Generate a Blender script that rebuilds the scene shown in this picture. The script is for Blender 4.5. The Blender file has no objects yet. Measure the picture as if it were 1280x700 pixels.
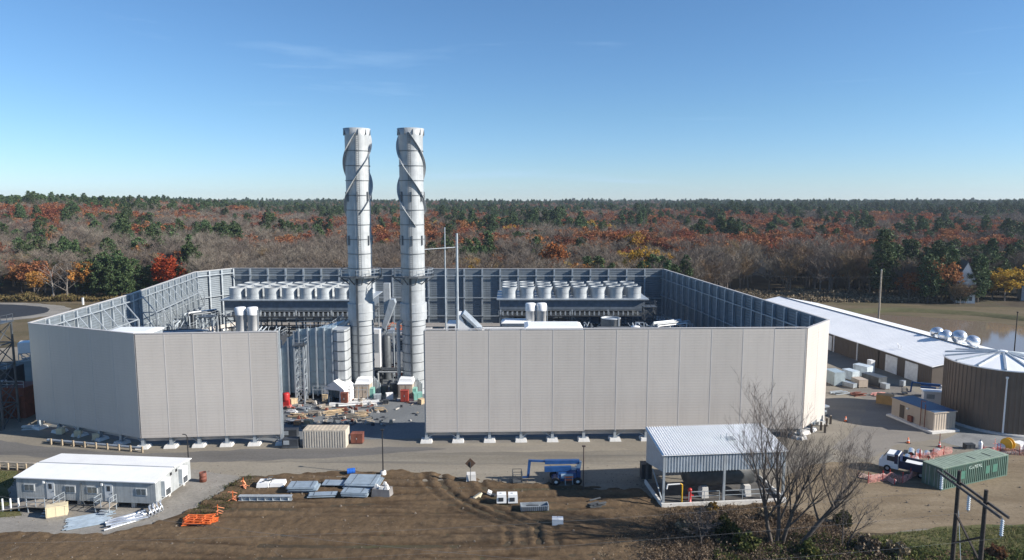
import bpy, math, random
import numpy as np
from mathutils import Vector, Matrix, noise as mnoise
rnd = random.Random(7)
SC = bpy.context.scene
COL = SC.collection
PI = math.pi
# ---------------------------------------------------------------- camera model (35 m up, looking a little down)
CAM_H, FOC = 35.0, 853.3
PITCH = math.atan(100 / FOC)
def G(x, y, z=0.0):
    dx = x - 640; dy = 350 - y
    Y = FOC * math.cos(PITCH) + dy * math.sin(PITCH)
    Z = -FOC * math.sin(PITCH) + dy * math.cos(PITCH)
    t = (z - CAM_H) / Z
    return (dx * t, Y * t)
cam = bpy.data.cameras.new('camera'); camo = bpy.data.objects.new('camera', cam); COL.objects.link(camo)
camo.location = (0, 0, CAM_H); camo.rotation_euler = (PI / 2 - PITCH, 0, 0)
cam.sensor_width = 36; cam.lens = FOC / 1280 * 36; cam.clip_end = 20000; cam.clip_start = 0.5
SC.camera = camo
# ---------------------------------------------------------------- materials
MATS = {}
def nodes_of(name):
    m = bpy.data.materials.new(name); m.use_nodes = True
    nt = m.node_tree; b = nt.nodes['Principled BSDF']
    return m, nt, b
def nn(nt, t, **kw):
    n = nt.nodes.new(t)
    for k, v in kw.items(): setattr(n, k, v)
    return n
def ramp(nt, fac, stops):
    r = nn(nt, 'ShaderNodeValToRGB'); e = r.color_ramp.elements
    while len(e) < len(stops): e.new(0.5)
    for i, (p, c) in enumerate(stops):
        e[i].position = p; e[i].color = (*c, 1)
    nt.links.new(fac, r.inputs[0]); return r.outputs[0]
def noise_tex(nt, scale, detail=4, coord='Object', stretch=None, rough=0.55, dist=0.0):
    tc = nn(nt, 'ShaderNodeTexCoord'); src = tc.outputs[coord]
    if stretch:
        mp = nn(nt, 'ShaderNodeMapping'); mp.inputs['Scale'].default_value = stretch
        nt.links.new(src, mp.inputs[0]); src = mp.outputs[0]
    n = nn(nt, 'ShaderNodeTexNoise'); n.inputs['Scale'].default_value = scale; n.inputs['Detail'].default_value = detail
    n.inputs['Roughness'].default_value = rough; n.inputs['Distortion'].default_value = dist
    nt.links.new(src, n.inputs['Vector']); return n.outputs['Fac']
def mixc(nt, fac, a, b, mode='MIX'):
    m = nn(nt, 'ShaderNodeMix', data_type='RGBA', blend_type=mode)
    for s, v in ((0, fac), (6, a), (7, b)):
        if hasattr(v, 'node'): nt.links.new(v, m.inputs[s])
        elif isinstance(v, (int, float)): m.inputs[s].default_value = v
        else: m.inputs[s].default_value = (*v, 1)
    return m.outputs[2]
def sc3(c, k): return tuple(min(1, x * k) for x in c)
def mat(name, c, rough=0.6, metal=0.0, var=0.12, scale=1.3, streak=0.0, grime=None, bump=0.0, bscale=8, rib=None, each=0.0):
    """painted / metal / mineral surface: two scales of mottling, optional vertical streaks, optional rib bump (axis, period, height)"""
    if name in MATS: return MATS[name]
    m, nt, b = nodes_of(name)
    f = noise_tex(nt, scale, 5)
    col = ramp(nt, f, [(0.3, sc3(c, 1 - var)), (0.7, sc3(c, 1 + var))])
    if streak:
        s = noise_tex(nt, 1.0, 3, stretch=(2.2, 2.2, 0.12))
        g = grime or sc3(c, 0.55)
        mr = nn(nt, 'ShaderNodeMapRange'); mr.inputs[1].default_value = 0.5; mr.inputs[2].default_value = 0.75; mr.inputs[4].default_value = streak
        nt.links.new(s, mr.inputs[0])
        col = mixc(nt, mr.outputs[0], col, g)
    if each:   # sheets of one kind differ a little from one another
        oi = nn(nt, 'ShaderNodeObjectInfo'); er = nn(nt, 'ShaderNodeMapRange'); er.inputs[3].default_value = 1-each; er.inputs[4].default_value = 1+each
        nt.links.new(oi.outputs['Random'], er.inputs[0]); hv = nn(nt, 'ShaderNodeHueSaturation'); nt.links.new(er.outputs[0], hv.inputs['Value']); nt.links.new(col, hv.inputs['Color']); col = hv.outputs[0]
    nt.links.new(col, b.inputs['Base Color'])
    rr = nn(nt, 'ShaderNodeMapRange'); rr.inputs[3].default_value = max(0.05, rough - 0.08); rr.inputs[4].default_value = min(1, rough + 0.1)
    nt.links.new(f, rr.inputs[0]); nt.links.new(rr.outputs[0], b.inputs['Roughness'])
    b.inputs['Metallic'].default_value = metal
    if bump or rib:
        bp = nn(nt, 'ShaderNodeBump')
        if rib:
            tc = nn(nt, 'ShaderNodeTexCoord'); w = nn(nt, 'ShaderNodeTexWave', bands_direction=rib[0])
            w.inputs['Scale'].default_value = 2 * PI / 20 / rib[1]
            nt.links.new(tc.outputs['Object'], w.inputs[0]); nt.links.new(w.outputs['Fac'], bp.inputs['Height'])
            bp.inputs['Distance'].default_value = rib[2]; bp.inputs['Strength'].default_value = 1
        else:
            nt.links.new(noise_tex(nt, bscale, 6), bp.inputs['Height']); bp.inputs['Distance'].default_value = bump
        nt.links.new(bp.outputs[0], b.inputs['Normal'])
    MATS[name] = m; return m
def ground_mat(name, stops, scale=0.15, fine=3.0, finevar=0.35, bump=0.05, rough=0.95, dist=0.6, patch=None, stretch=None, bs=2.5):
    if name in MATS: return MATS[name]
    m, nt, b = nodes_of(name)
    f = noise_tex(nt, scale, 7, dist=dist, stretch=stretch, rough=0.62)
    col = ramp(nt, f, stops)
    g = noise_tex(nt, fine, 5, rough=0.7)
    gv = ramp(nt, g, [(0.25, (1 - finevar,) * 3), (0.75, (1 + finevar * 0.4,) * 3)])
    col = mixc(nt, 1.0, col, gv, 'MULTIPLY')
    if patch:   # (scale, lo, hi, colour, stretch)
        h = noise_tex(nt, patch[0], 5, dist=1.0, stretch=patch[4] if len(patch) > 4 else None)
        mr = nn(nt, 'ShaderNodeMapRange'); mr.inputs[1].default_value = patch[1]; mr.inputs[2].default_value = patch[2]
        nt.links.new(h, mr.inputs[0]); col = mixc(nt, mr.outputs[0], col, patch[3])
    nt.links.new(col, b.inputs['Base Color']); b.inputs['Roughness'].default_value = rough
    b.inputs['Specular IOR Level'].default_value = 0.2
    bp = nn(nt, 'ShaderNodeBump'); bp.inputs['Distance'].default_value = bump; bp.inputs['Strength'].default_value = 0.8
    nt.links.new(noise_tex(nt, bs, 6, rough=0.7), bp.inputs['Height']); nt.links.new(bp.outputs[0], b.inputs['Normal'])
    MATS[name] = m; return m
def leaf_mat(name, cols, rough=0.8, transl=0.25):
    m, nt, b = nodes_of(name)
    geo = nn(nt, 'ShaderNodeNewGeometry'); oi = nn(nt, 'ShaderNodeObjectInfo')
    col = ramp(nt, geo.outputs['Random Per Island'], [(i / (len(cols) - 1), c) for i, c in enumerate(cols)])
    hs = nn(nt, 'ShaderNodeHueSaturation')
    v = nn(nt, 'ShaderNodeMapRange'); v.inputs[3].default_value = 0.72; v.inputs[4].default_value = 1.3
    h = nn(nt, 'ShaderNodeMapRange'); h.inputs[3].default_value = 0.485; h.inputs[4].default_value = 0.515
    nt.links.new(oi.outputs['Random'], v.inputs[0]); nt.links.new(v.outputs[0], hs.inputs['Value'])
    nt.links.new(oi.outputs['Random'], h.inputs[0]); nt.links.new(h.outputs[0], hs.inputs['Hue'])
    nt.links.new(col, hs.inputs['Color'])
    nt.links.new(hs.outputs[0], b.inputs['Base Color']); b.inputs['Roughness'].default_value = rough
    b.inputs['Specular IOR Level'].default_value = 0.15
    if transl:
        tr = nn(nt, 'ShaderNodeBsdfTranslucent'); mx = nn(nt, 'ShaderNodeMixShader'); mx.inputs[0].default_value = transl
        nt.links.new(hs.outputs[0], tr.inputs[0]); nt.links.new(b.outputs[0], mx.inputs[1]); nt.links.new(tr.outputs[0], mx.inputs[2])
        nt.links.new(mx.outputs[0], nt.nodes['Material Output'].inputs[0])
    MATS[name] = m; return m
# ---------------------------------------------------------------- mesh builder
class MB:
    def __init__(s): s.v = []; s.f = []; s.m = []; s.sm = []
    def add(s, vs, fs, mi=0, smooth=False):
        o = len(s.v); s.v += [tuple(p) for p in vs]
        for q in fs: s.f.append([i + o for i in q]); s.m.append(mi); s.sm.append(smooth)
        return s
    def box(s, x0, x1, y0, y1, z0, z1, mi=0, M=None):
        vs = [(x, y, z) for z in (z0, z1) for x, y in ((x0, y0), (x1, y0), (x1, y1), (x0, y1))]
        if M is not None: vs = [M @ Vector(p) for p in vs]
        return s.add(vs, [(3, 2, 1, 0), (4, 5, 6, 7), (0, 1, 5, 4), (1, 2, 6, 5), (2, 3, 7, 6), (3, 0, 4, 7)], mi)
    def cbox(s, c, d, rz=0, mi=0, tilt=0):
        M = Matrix.Translation(c) @ Matrix.Rotation(rz, 4, 'Z') @ Matrix.Rotation(tilt, 4, 'Y')
        return s.box(-d[0]/2, d[0]/2, -d[1]/2, d[1]/2, -d[2]/2, d[2]/2, mi, M)
    def frus(s, x, y, z0, z1, a0, b0, a1, b1, mi=0):
        vs = [(x+i*a0/2, y+j*b0/2, z0) for i, j in ((-1,-1),(1,-1),(1,1),(-1,1))] + [(x+i*a1/2, y+j*b1/2, z1) for i, j in ((-1,-1),(1,-1),(1,1),(-1,1))]
        return s.add(vs, [(3, 2, 1, 0), (4, 5, 6, 7), (0, 1, 5, 4), (1, 2, 6, 5), (2, 3, 7, 6), (3, 0, 4, 7)], mi)
    def bar(s, p, q, w, h=None, mi=0):
        p = Vector(p); q = Vector(q); d = (q - p); L = d.length
        if L < 1e-6: return s
        d /= L; up = Vector((0, 0, 1)) if abs(d.z) < 0.95 else Vector((0, 1, 0))
        a = d.cross(up).normalized() * w / 2; b = a.normalized().cross(d) * (h or w) / 2
        vs = [p-a-b, p+a-b, p+a+b, p-a+b, q-a-b, q+a-b, q+a+b, q-a+b]
        return s.add(vs, [(3, 2, 1, 0), (4, 5, 6, 7), (0, 1, 5, 4), (1, 2, 6, 5), (2, 3, 7, 6), (3, 0, 4, 7)], mi)
    def tube(s, p, q, r0, r1=None, n=8, mi=0, cap=True):
        r1 = r0 if r1 is None else r1
        p = Vector(p); q = Vector(q); d = (q - p)
        if d.length < 1e-6: return s
        d.normalize(); up = Vector((0, 0, 1)) if abs(d.z) < 0.95 else Vector((1, 0, 0))
        a = d.cross(up).normalized(); b = a.cross(d)
        vs = []
        for c, r in ((p, r0), (q, r1)):
            for k in range(n):
                t = 2 * PI * k / n; vs.append(c + a * math.cos(t) * r + b * math.sin(t) * r)
        fs = [(k, (k+1) % n, n + (k+1) % n, n + k) for k in range(n)]
        s.add(vs, fs, mi, n > 5)
        if cap: s.add(vs[:n], [tuple(range(n))[::-1]], mi); s.add(vs[n:], [tuple(range(n))], mi)
        return s
    def path(s, pts, r, n=8, mi=0):
        for a, b in zip(pts, pts[1:]): s.tube(a, b, r, n=n, mi=mi)
        return s
    def lathe(s, prof, x=0, y=0, n=32, mi=0, smooth=True, a0=0, a1=2*PI):
        full = abs(a1 - a0 - 2*PI) < 1e-6; cols = n if full else n + 1
        vs = [(x + r*math.cos(a0+(a1-a0)*k/n), y + r*math.sin(a0+(a1-a0)*k/n), z) for r, z in prof for k in range(cols)]
        fs = []
        for i in range(len(prof)-1):
            for k in range(n):
                k2 = (k+1) % cols
                fs.append((i*cols+k, i*cols+k2, (i+1)*cols+k2, (i+1)*cols+k))
        return s.add(vs, fs, mi, smooth)
    def disc(s, r, z, x=0, y=0, n=32, mi=0, r0=0):
        return s.lathe([(r, z), (max(r0, 0.001), z)], x, y, n, mi, False)
    def prism(s, poly, axis, a0, a1, mi=0):
        """poly = list of 2-D points; axis 'x','y','z' = extrusion axis"""
        def P(u, v, t): return {'x': (t, u, v), 'y': (u, t, v), 'z': (u, v, t)}[axis]
        n = len(poly); vs = [P(u, v, a0) for u, v in poly] + [P(u, v, a1) for u, v in poly]
        fs = [tuple(range(n))[::-1], tuple(range(n, 2*n))] + [(k, (k+1) % n, n+(k+1) % n, n+k) for k in range(n)]
        return s.add(vs, fs, mi)
    def ribbed(s, x0, x1, z0, z1, y, pitch=0.3, depth=0.06, th=0.02, mi=0, duty=0.5):
        """corrugated sheet in the XZ plane facing -y, real trapezoid ribs, with thickness"""
        pr = []; n = max(1, round((x1-x0)/pitch)); p = (x1-x0)/n
        for k in range(n):
            b = x0 + k*p
            pr += [(b, y), (b+p*(0.5-duty/2)*0.8, y), (b+p*(0.5-duty/2)*1.2, y-depth), (b+p*(0.5+duty/2)*0.95, y-depth), (b+p*(0.5+duty/2)*1.05, y)]
        pr.append((x1, y))
        return s.prism(pr + [(u, v+th) for u, v in pr[::-1]], 'z', z0, z1, mi)
    def rail(s, pts, h=1.1, step=1.8, r=0.04, mi=0, mid=True):
        for a, b in zip(pts, pts[1:]):
            a = Vector(a); b = Vector(b); n = max(1, round((b-a).length/step)); up = Vector((0, 0, h))
            for k in range(n+1): c = a.lerp(b, k/n); s.bar(c, c+up, r*1.4, mi=mi)
            s.bar(a+up, b+up, r*1.4, mi=mi)
            if mid: s.bar(a+up*0.5, b+up*0.5, r*1.2, mi=mi)
        return s
    def lattice(s, p, q, wdir, w, n, r=0.06, mi=0):
        """flat truss between p and q, width w along wdir, n bays"""
        p = Vector(p); q = Vector(q); W = Vector(wdir).normalized()*w
        s.bar(p, q, r*1.6, mi=mi); s.bar(p+W, q+W, r*1.6, mi=mi)
        for k in range(n+1):
            a = p.lerp(q, k/n); s.bar(a, a+W, r, mi=mi)
            if k < n:
                b = p.lerp(q, (k+1)/n)
                s.bar(a, b+W, r, mi=mi) if k % 2 else s.bar(a+W, b, r, mi=mi)
        return s
    def mesh(s, name, mats):
        me = bpy.data.meshes.new(name); me.from_pydata(s.v, [], s.f)
        for m in (mats if isinstance(mats, (list, tuple)) else [mats]): me.materials.append(m)
        me.polygons.foreach_set('material_index', s.m); me.polygons.foreach_set('use_smooth', s.sm)
        me.update(); return me
    def build(s, name, mats, parent=None, loc=(0, 0, 0), rz=0):
        return link(name, s.mesh(name, mats), parent, loc, rz)
def link(name, me, parent=None, loc=(0, 0, 0), rz=0):
    o = bpy.data.objects.new(name, me); COL.objects.link(o)
    if parent is not None: o.parent = parent
    o.location = loc; o.rotation_euler = (0, 0, rz); return o
def tag(o, label, cat, group=None):
    o['label'] = label; o['category'] = cat
    if group: o['group'] = group
    return o
def thing(name, label, cat, loc=(0, 0, 0), rz=0, group=None):
    o = bpy.data.objects.new(name, None); COL.objects.link(o); o.empty_display_size = 0.2
    o.location = (loc[0], loc[1], loc[2] if len(loc) > 2 else 0.0); o.rotation_euler = (0, 0, rz)
    return tag(o, label, cat, group)
def solo(name, mb, mats, label, cat, loc, rz=0, group=None):
    return tag(mb.build(name, mats, None, (loc[0], loc[1], loc[2] if len(loc) > 2 else 0.0), rz), label, cat, group)
def struct(o, kind='structure'): o['kind'] = kind; return o
def copy_thing(src, loc, rz=0, label=None, scale=None):
    r = src.copy(); COL.objects.link(r); r.location = loc; r.rotation_euler = (0, 0, rz)
    if scale: r.scale = scale
    if label: r['label'] = label
    for ch in list(src.children):
        c = ch.copy(); COL.objects.link(c); c.parent = r
        for g in list(ch.children):
            d = g.copy(); COL.objects.link(d); d.parent = c
    return r
# palette
beige = mat('beige_panel_paint', (0.49, 0.45, 0.41), 0.55, var=0.04, scale=0.3, rib=('Z', 0.40, 0.007), streak=0.38, grime=(0.40, 0.365, 0.33), each=0.045)
trim = mat('panel_trim_paint', (0.50, 0.475, 0.455), 0.5, var=0.05)
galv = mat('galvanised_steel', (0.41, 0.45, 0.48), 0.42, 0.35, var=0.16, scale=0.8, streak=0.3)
liner = mat('perforated_liner', (0.17, 0.198, 0.222), 0.55, 0.15, var=0.16, scale=0.5, streak=0.3, rib=('Z', 0.5, 0.04))
steel = mat('stack_plate', (0.40, 0.42, 0.43), 0.48, 0.12, var=0.12, scale=0.9, streak=0.6, grime=(0.27, 0.285, 0.29), each=0.06)
steel_d = mat('stack_flange', (0.15, 0.16, 0.17), 0.5, 0.3)
casing = mat('casing_plate', (0.42, 0.50, 0.53), 0.4, 0.3, var=0.12, streak=0.3)
white = mat('white_paint', (0.80, 0.80, 0.79), 0.45, var=0.04, scale=0.6, streak=0.15, grime=(0.6, 0.58, 0.54))
whiter = mat('white_roof_sheet', (0.84, 0.845, 0.845), 0.4, 0.0, var=0.04, scale=0.3)
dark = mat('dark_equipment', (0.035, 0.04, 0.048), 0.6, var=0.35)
drum = mat('fan_drum_steel', (0.37, 0.395, 0.41), 0.5, 0.15, var=0.12, scale=1.2, streak=0.5, grime=(0.24, 0.255, 0.265), each=0.09)
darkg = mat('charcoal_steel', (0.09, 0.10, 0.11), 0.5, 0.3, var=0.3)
black = mat('black_paint', (0.018, 0.018, 0.02), 0.45)
conc = mat('concrete', (0.46, 0.44, 0.41), 0.9, var=0.14, scale=2.0, bump=0.01)
concw = mat('pale_concrete', (0.60, 0.585, 0.555), 0.9, var=0.12, scale=2.0)
rust = mat('rust_paint', (0.17, 0.055, 0.035), 0.7, var=0.3)
redp = mat('red_paint', (0.40, 0.025, 0.025), 0.4, var=0.12)
orange = mat('orange_plastic', (0.72, 0.15, 0.035), 0.5, var=0.15)
orangem = mat('orange_machine', (0.42, 0.12, 0.06), 0.55, var=0.25)
yellow = mat('yellow_paint', (0.62, 0.36, 0.02), 0.45, var=0.1)
bluep = mat('blue_paint', (0.016, 0.07, 0.21), 0.4, var=0.2)
navy = mat('navy_paint', (0.010, 0.02, 0.06), 0.35, var=0.2)
wood = mat('sawn_timber', (0.50, 0.38, 0.24), 0.85, var=0.2, scale=3)
woodg = mat('weathered_timber', (0.30, 0.26, 0.21), 0.9, var=0.25, scale=3)
pole_w = mat('dark_pole_timber', (0.045, 0.036, 0.03), 0.9, var=0.35, scale=4)
tan = mat('tan_siding', (0.42, 0.35, 0.28), 0.6, var=0.06, streak=0.15)
brown = mat('brown_cladding', (0.135, 0.10, 0.075), 0.55, var=0.12, scale=0.5, streak=0.2)
brownd = mat('dark_brown_cladding', (0.07, 0.056, 0.046), 0.6, var=0.12)
glass = mat('window_glass', (0.10, 0.115, 0.12), 0.12, var=0.2)
rubber = mat('rubber', (0.016, 0.016, 0.017), 0.85)
greenc = mat('green_container_paint', (0.085, 0.15, 0.12), 0.55, var=0.2, scale=0.8, streak=0.5, grime=(0.16, 0.15, 0.11))
greenr = mat('faded_green_roof', (0.24, 0.30, 0.235), 0.75, var=0.2, scale=0.7, streak=0.0)
alum = mat('bright_aluminium', (0.75, 0.77, 0.79), 0.28, 0.75, var=0.08)
tarp = mat('clear_wrap', (0.55, 0.62, 0.66), 0.3, var=0.2, bump=0.06, bscale=3)
bluer = mat('blue_roof', (0.05, 0.095, 0.17), 0.5, var=0.15, scale=0.8)
greenm = mat('teal_panel', (0.20, 0.42, 0.36), 0.5)
pinkm = mat('faded_netting', (0.66, 0.32, 0.27), 0.8, var=0.3, scale=1.5)
tankd = mat('dark_tank_paint', (0.075, 0.078, 0.08), 0.5, var=0.3, streak=0.4, grime=(0.10, 0.08, 0.06))
# ================================================================ terrain and ground sheets
def sstep(a, b, t):
    t = min(1, max(0, (t - a) / (b - a))); return t*t*(3-2*t)
def terrain(x, y):
    d = math.hypot(x, y)
    if d < 300: return 0.0
    u = x / max(y, 1)
    left = sstep(-0.30, -0.62, u)
    h = 4.0*sstep(380, 760, d) + 4*sstep(700, 1500, d) + 0.5*sstep(1400, 2600, d)
    h += left * 12 * sstep(330, 720, d) * (1 - 0.55*sstep(900, 1700, d))
    h += sstep(330, 800, d) * 4.5 * mnoise.noise((x/260, y/260, 0.3)) + sstep(900, 1800, d) * 9 * mnoise.noise((x/700, y/700, 4.1))
    return max(h, 0.0)
rs = [0, 30, 60, 90, 130, 180, 240, 290] + list(np.arange(310, 1000, 30)) + list(np.arange(1000, 3301, 70))
NA = 150
gv = []; gf = []
for r in rs:
    for k in range(NA + 1):
        a = math.radians(-52 + 104 * k / NA)
        x = math.sin(a) * r; y = math.cos(a) * r - 40
        gv.append((x, y, terrain(x, y)))
for i in range(len(rs)-1):
    for k in range(NA): o = i*(NA+1)+k; gf.append((o, o+1, o+NA+2, o+NA+1))
bk = len(gv); gv += [(-900, -40.0, 0), (900, -40.0, 0), (900, -45, 0), (-900, -45, 0)]
me = bpy.data.meshes.new('ground'); me.from_pydata(gv, [], gf)
me.polygons.foreach_set('use_smooth', [True]*len(gf))
me.materials.append(ground_mat('leaf_litter_ground', [(0.3, (0.05, 0.038, 0.026)), (0.5, (0.085, 0.066, 0.042)), (0.7, (0.075, 0.075, 0.038))], 0.06, 1.2, 0.3, 0.1))
struct(link('ground', me))
def jitter_edge(pts, amp, step=1.2, seed=0):
    out = []
    for i, (a, b) in enumerate(zip(pts, pts[1:] + pts[:1])):
        L = math.hypot(b[0]-a[0], b[1]-a[1]); n = max(1, int(L/step))
        for k in range(n):
            x = a[0] + (b[0]-a[0])*k/n; y = a[1] + (b[1]-a[1])*k/n
            out.append((x + amp*mnoise.noise((x*0.35, y*0.35, seed)) + 0.4*amp*mnoise.noise((x*1.3, y*1.3, seed)), y + amp*mnoise.noise((x*0.35, y*0.35, seed+9.3)) + 0.4*amp*mnoise.noise((x*1.3, y*1.3, seed+4))))
    return out
def sheet(name, pts, z, m, amp=0.6, step=1.2, seed=0, kind='structure'):
    p = jitter_edge(pts, amp, step, seed) if amp else pts
    me = bpy.data.meshes.new(name); me.from_pydata([(x, y, z) for x, y in p], [], [list(range(len(p)))]); me.materials.append(m)
    return struct(link(name, me), kind)
GP = lambda *ps: [G(*p) for p in ps]
m_hard = ground_mat('site_gravel', [(0.28, (0.172, 0.153, 0.122)), (0.5, (0.240, 0.214, 0.173)), (0.72, (0.292, 0.263, 0.212))], 0.07, 2.6, 0.22, 0.03, stretch=(0.45, 1.6, 1), patch=(0.05, 0.56, 0.7, (0.165, 0.155, 0.143), (0.3, 1.5, 1)))
m_yard = ground_mat('yard_stone', [(0.3, (0.136, 0.146, 0.153)), (0.7, (0.211, 0.221, 0.225))], 0.12, 3.0, 0.25, 0.03)
m_asph = ground_mat('worn_asphalt', [(0.3, (0.156, 0.145, 0.131)), (0.7, (0.245, 0.224, 0.197))], 0.1, 3, 0.2, 0.015, stretch=(0.4, 1.5, 1))
m_blk = ground_mat('new_asphalt', [(0.3, (0.026, 0.03, 0.038)), (0.7, (0.036, 0.042, 0.052))], 0.1, 3, 0.15, 0.01)
m_sand = ground_mat('sandy_dirt', [(0.3, (0.157, 0.117, 0.073)), (0.55, (0.222, 0.173, 0.114)), (0.75, (0.275, 0.220, 0.151))], 0.16, 2.4, 0.3, 0.05, stretch=(0.5, 2.2, 1))
m_pad = ground_mat('pale_gravel', [(0.3, (0.200, 0.187, 0.166)), (0.7, (0.315, 0.293, 0.259))], 0.2, 3, 0.3, 0.04)
m_gras = ground_mat('short_grass', [(0.3, (0.055, 0.075, 0.022)), (0.5, (0.10, 0.105, 0.038)), (0.72, (0.17, 0.145, 0.075))], 0.3, 3.0, 0.4, 0.08)
m_mead = ground_mat('dry_meadow', [(0.3, (0.077, 0.068, 0.032)), (0.5, (0.133, 0.105, 0.060)), (0.72, (0.180, 0.140, 0.096))], 0.045, 0.9, 0.3, 0.1, stretch=(0.5, 1.8, 1))
m_bare = ground_mat('bluish_ballast', [(0.3, (0.17, 0.175, 0.18)), (0.7, (0.27, 0.275, 0.275))], 0.3, 4, 0.3, 0.03)
sheet('site_hardstand', [(-150, 84), (-110, 88), (-68, 86.5), (-40, 83.5), (-10, 82.5), (8, 80.5), (30, 70), (64, 66), (120, 70), (130, 120), (104, 150), (88, 176), (70, 200), (0, 205), (-82, 200), (-100, 180), (-150, 130)], 0.008, m_hard, 0.9)
sheet('yard_gravel', [(-72, 101.5), (-52, 95), (-33, 96.5), (-12, 97.5), (43, 99.5), (49, 105), (41, 181), (-76, 184), (-81, 175), (-75, 133)], 0.016, m_yard, 0)
sheet('asphalt_road', GP((1040, 560), (1075, 530), (1085, 500), (1040, 480), (1030, 470), (1110, 478), (1160, 495), (1130, 520), (1180, 548), (1120, 556), (1085, 575)), 0.014, m_asph, 0.6)
sheet('access_road', [(-150, 89.5), (-70, 90), (-40, 88.5), (-10, 87.5), (20, 87.5), (44, 88), (44, 92), (20, 92.5), (-10, 91.8), (-40, 91.6), (-70, 94), (-150, 96)], 0.018, m_hard if False else ground_mat('packed_road', [(0.3, (0.160, 0.145, 0.121)), (0.5, (0.212, 0.192, 0.158)), (0.72, (0.264, 0.239, 0.194))], 0.09, 2.2, 0.25, 0.03, stretch=(0.25, 2.0, 1), patch=(0.11, 0.52, 0.66, (0.125, 0.117, 0.105), (0.12, 2.4, 1))), 0.5)
sheet('asphalt_patch', GP((-30, 547), (60, 559), (180, 568), (300, 562), (520, 558.5), (560, 561), (430, 572), (240, 579), (100, 574), (-30, 566)), 0.020, ground_mat('patched_asphalt', [(0.3, (0.105, 0.10, 0.095)), (0.7, (0.165, 0.157, 0.147))], 0.12, 3, 0.25, 0.02, stretch=(0.3, 2, 1)), 0.5)
sheet('ballast_strip', GP((1175, 552), (1200, 541), (1290, 546), (1290, 566), (1235, 568)), 0.022, m_bare, 0.3)
sheet('sandy_ground', GP((975, 690), (950, 640), (975, 600), (1010, 580), (1085, 577), (1130, 600), (1300, 560), (1300, 655), (1180, 658), (1070, 668)), 0.026, m_sand, 0.8, seed=3)
sheet('trailer_pad', GP((-60, 668), (-60, 612), (20, 600), (240, 585), (300, 598), (262, 625), (222, 645), (150, 668), (60, 672)), 0.030, m_pad, 0.7, seed=5)
sheet('grass_verge', GP((-60, 590), (22, 588), (10, 625), (30, 645), (-60, 652)), 0.036, m_gras, 0.5, seed=6)
sheet('roadside_grass', GP((1010, 720), (1075, 672), (1180, 660), (1310, 655), (1330, 900), (900, 900)), 0.040, m_gras, 0.6, seed=8)
# left lot, verge, behind-the-plant strips
def ell(cx, cy, a, b, n=40): return [(cx + a*math.cos(2*PI*k/n), cy + b*math.sin(2*PI*k/n)) for k in range(n)]
sheet('lot_verge', ell(-178, 210, 38, 22), 0.010, m_pad, 1.0)
sheet('asphalt_lot', ell(-180, 210, 34, 18.5), 0.014, m_blk, 0.5)
sheet('dry_field', [(-210, 236), (-145, 240), (-100, 236), (-90, 215), (-96, 186), (-110, 165), (-150, 168), (-158, 190), (-146, 200), (-146, 222), (-165, 234)], 0.006, m_mead, 1.5)
sheet('meadow', [(62, 218), (86, 200), (106, 150), (150, 118), (260, 120), (260, 215), (141, 223), (88, 262), (60, 262)], 0.010, m_mead, 1.5)
m, nt, b = nodes_of('muddy_water')
b.inputs['Base Color'].default_value = (0.21, 0.165, 0.125, 1); b.inputs['Roughness'].default_value = 0.05; b.inputs['IOR'].default_value = 1.33
bp = nn(nt, 'ShaderNodeBump'); bp.inputs['Distance'].default_value = 0.03; bp.inputs['Strength'].default_value = 0.12
nt.links.new(noise_tex(nt, 0.9, 4, stretch=(1, 2.5, 1)), bp.inputs['Height']); nt.links.new(bp.outputs[0], b.inputs['Normal'])
sheet('pond', [(93, 206), (112, 207), (124, 202.5), (137, 194), (146, 184), (152, 172), (150, 158), (138, 148), (118, 146), (104, 160), (96, 178), (92, 196)], 0.05, m, 1.2)
# pond bank: a low grassy berm round the water
bm_ = MB()
bank = ell(122, 177, 1, 1, 60)
rings = [(1.00, 0.02), (1.035, 0.5), (1.09, 0.9), (1.17, 0.6), (1.26, 0.0)]
vs = []
for s_, z_ in rings:
    for k in range(60):
        a = 2*PI*k/60; rx = 34 + 2*mnoise.noise((math.cos(a)*2, math.sin(a)*2, 1.7)); ry = 35 + 2*mnoise.noise((math.cos(a)*2, math.sin(a)*2, 5.7))
        vs.append((122 + rx*s_*math.cos(a) + 0.25*ry*math.sin(a)*-0.3, 177 + ry*s_*math.sin(a), z_ + 0.012))
bm_.add(vs, [(i*60+k, i*60+(k+1) % 60, (i+1)*60+(k+1) % 60, (i+1)*60+k) for i in range(len(rings)-1) for k in range(60)], 0, True)
struct(bm_.build('pond_bank', ground_mat('bank_grass', [(0.3, (0.06, 0.065, 0.028)), (0.5, (0.10, 0.095, 0.045)), (0.72, (0.15, 0.13, 0.07))], 0.12, 1.2, 0.35, 0.1, stretch=(0.5, 1.8, 1))))
# ---- ploughed brown dirt field with real ruts
FX0, FX1, FY0, FY1, ST = -95.0, 46.0, 40.0, 88.0, 0.25
nx = int((FX1-FX0)/ST)+1; ny = int((FY1-FY0)/ST)+1
edge = [G(*p) for p in ((-80, 676), (0, 664), (60, 668), (140, 664), (190, 655), (235, 640), (272, 618), (300, 600), (345, 594), (420, 590), (500, 589), (560, 592), (600, 600), (650, 605), (690, 607), (740, 608), (800, 610), (830, 634), (968, 628), (1000, 640), (1060, 664), (1080, 690))]
ex = np.array([e[0] for e in edge]); ey = np.array([e[1] for e in edge])
X, Y = np.meshgrid(np.linspace(FX0, FX1, nx), np.linspace(FY0, FY1, ny))
top = np.interp(X, ex, ey)
N1 = np.array([[mnoise.fractal((x*0.18, y*0.18, 2.0), 1.0, 2.0, 3) for x in np.linspace(FX0, FX1, nx//4)] for y in np.linspace(FY0, FY1, ny//4)])
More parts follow.
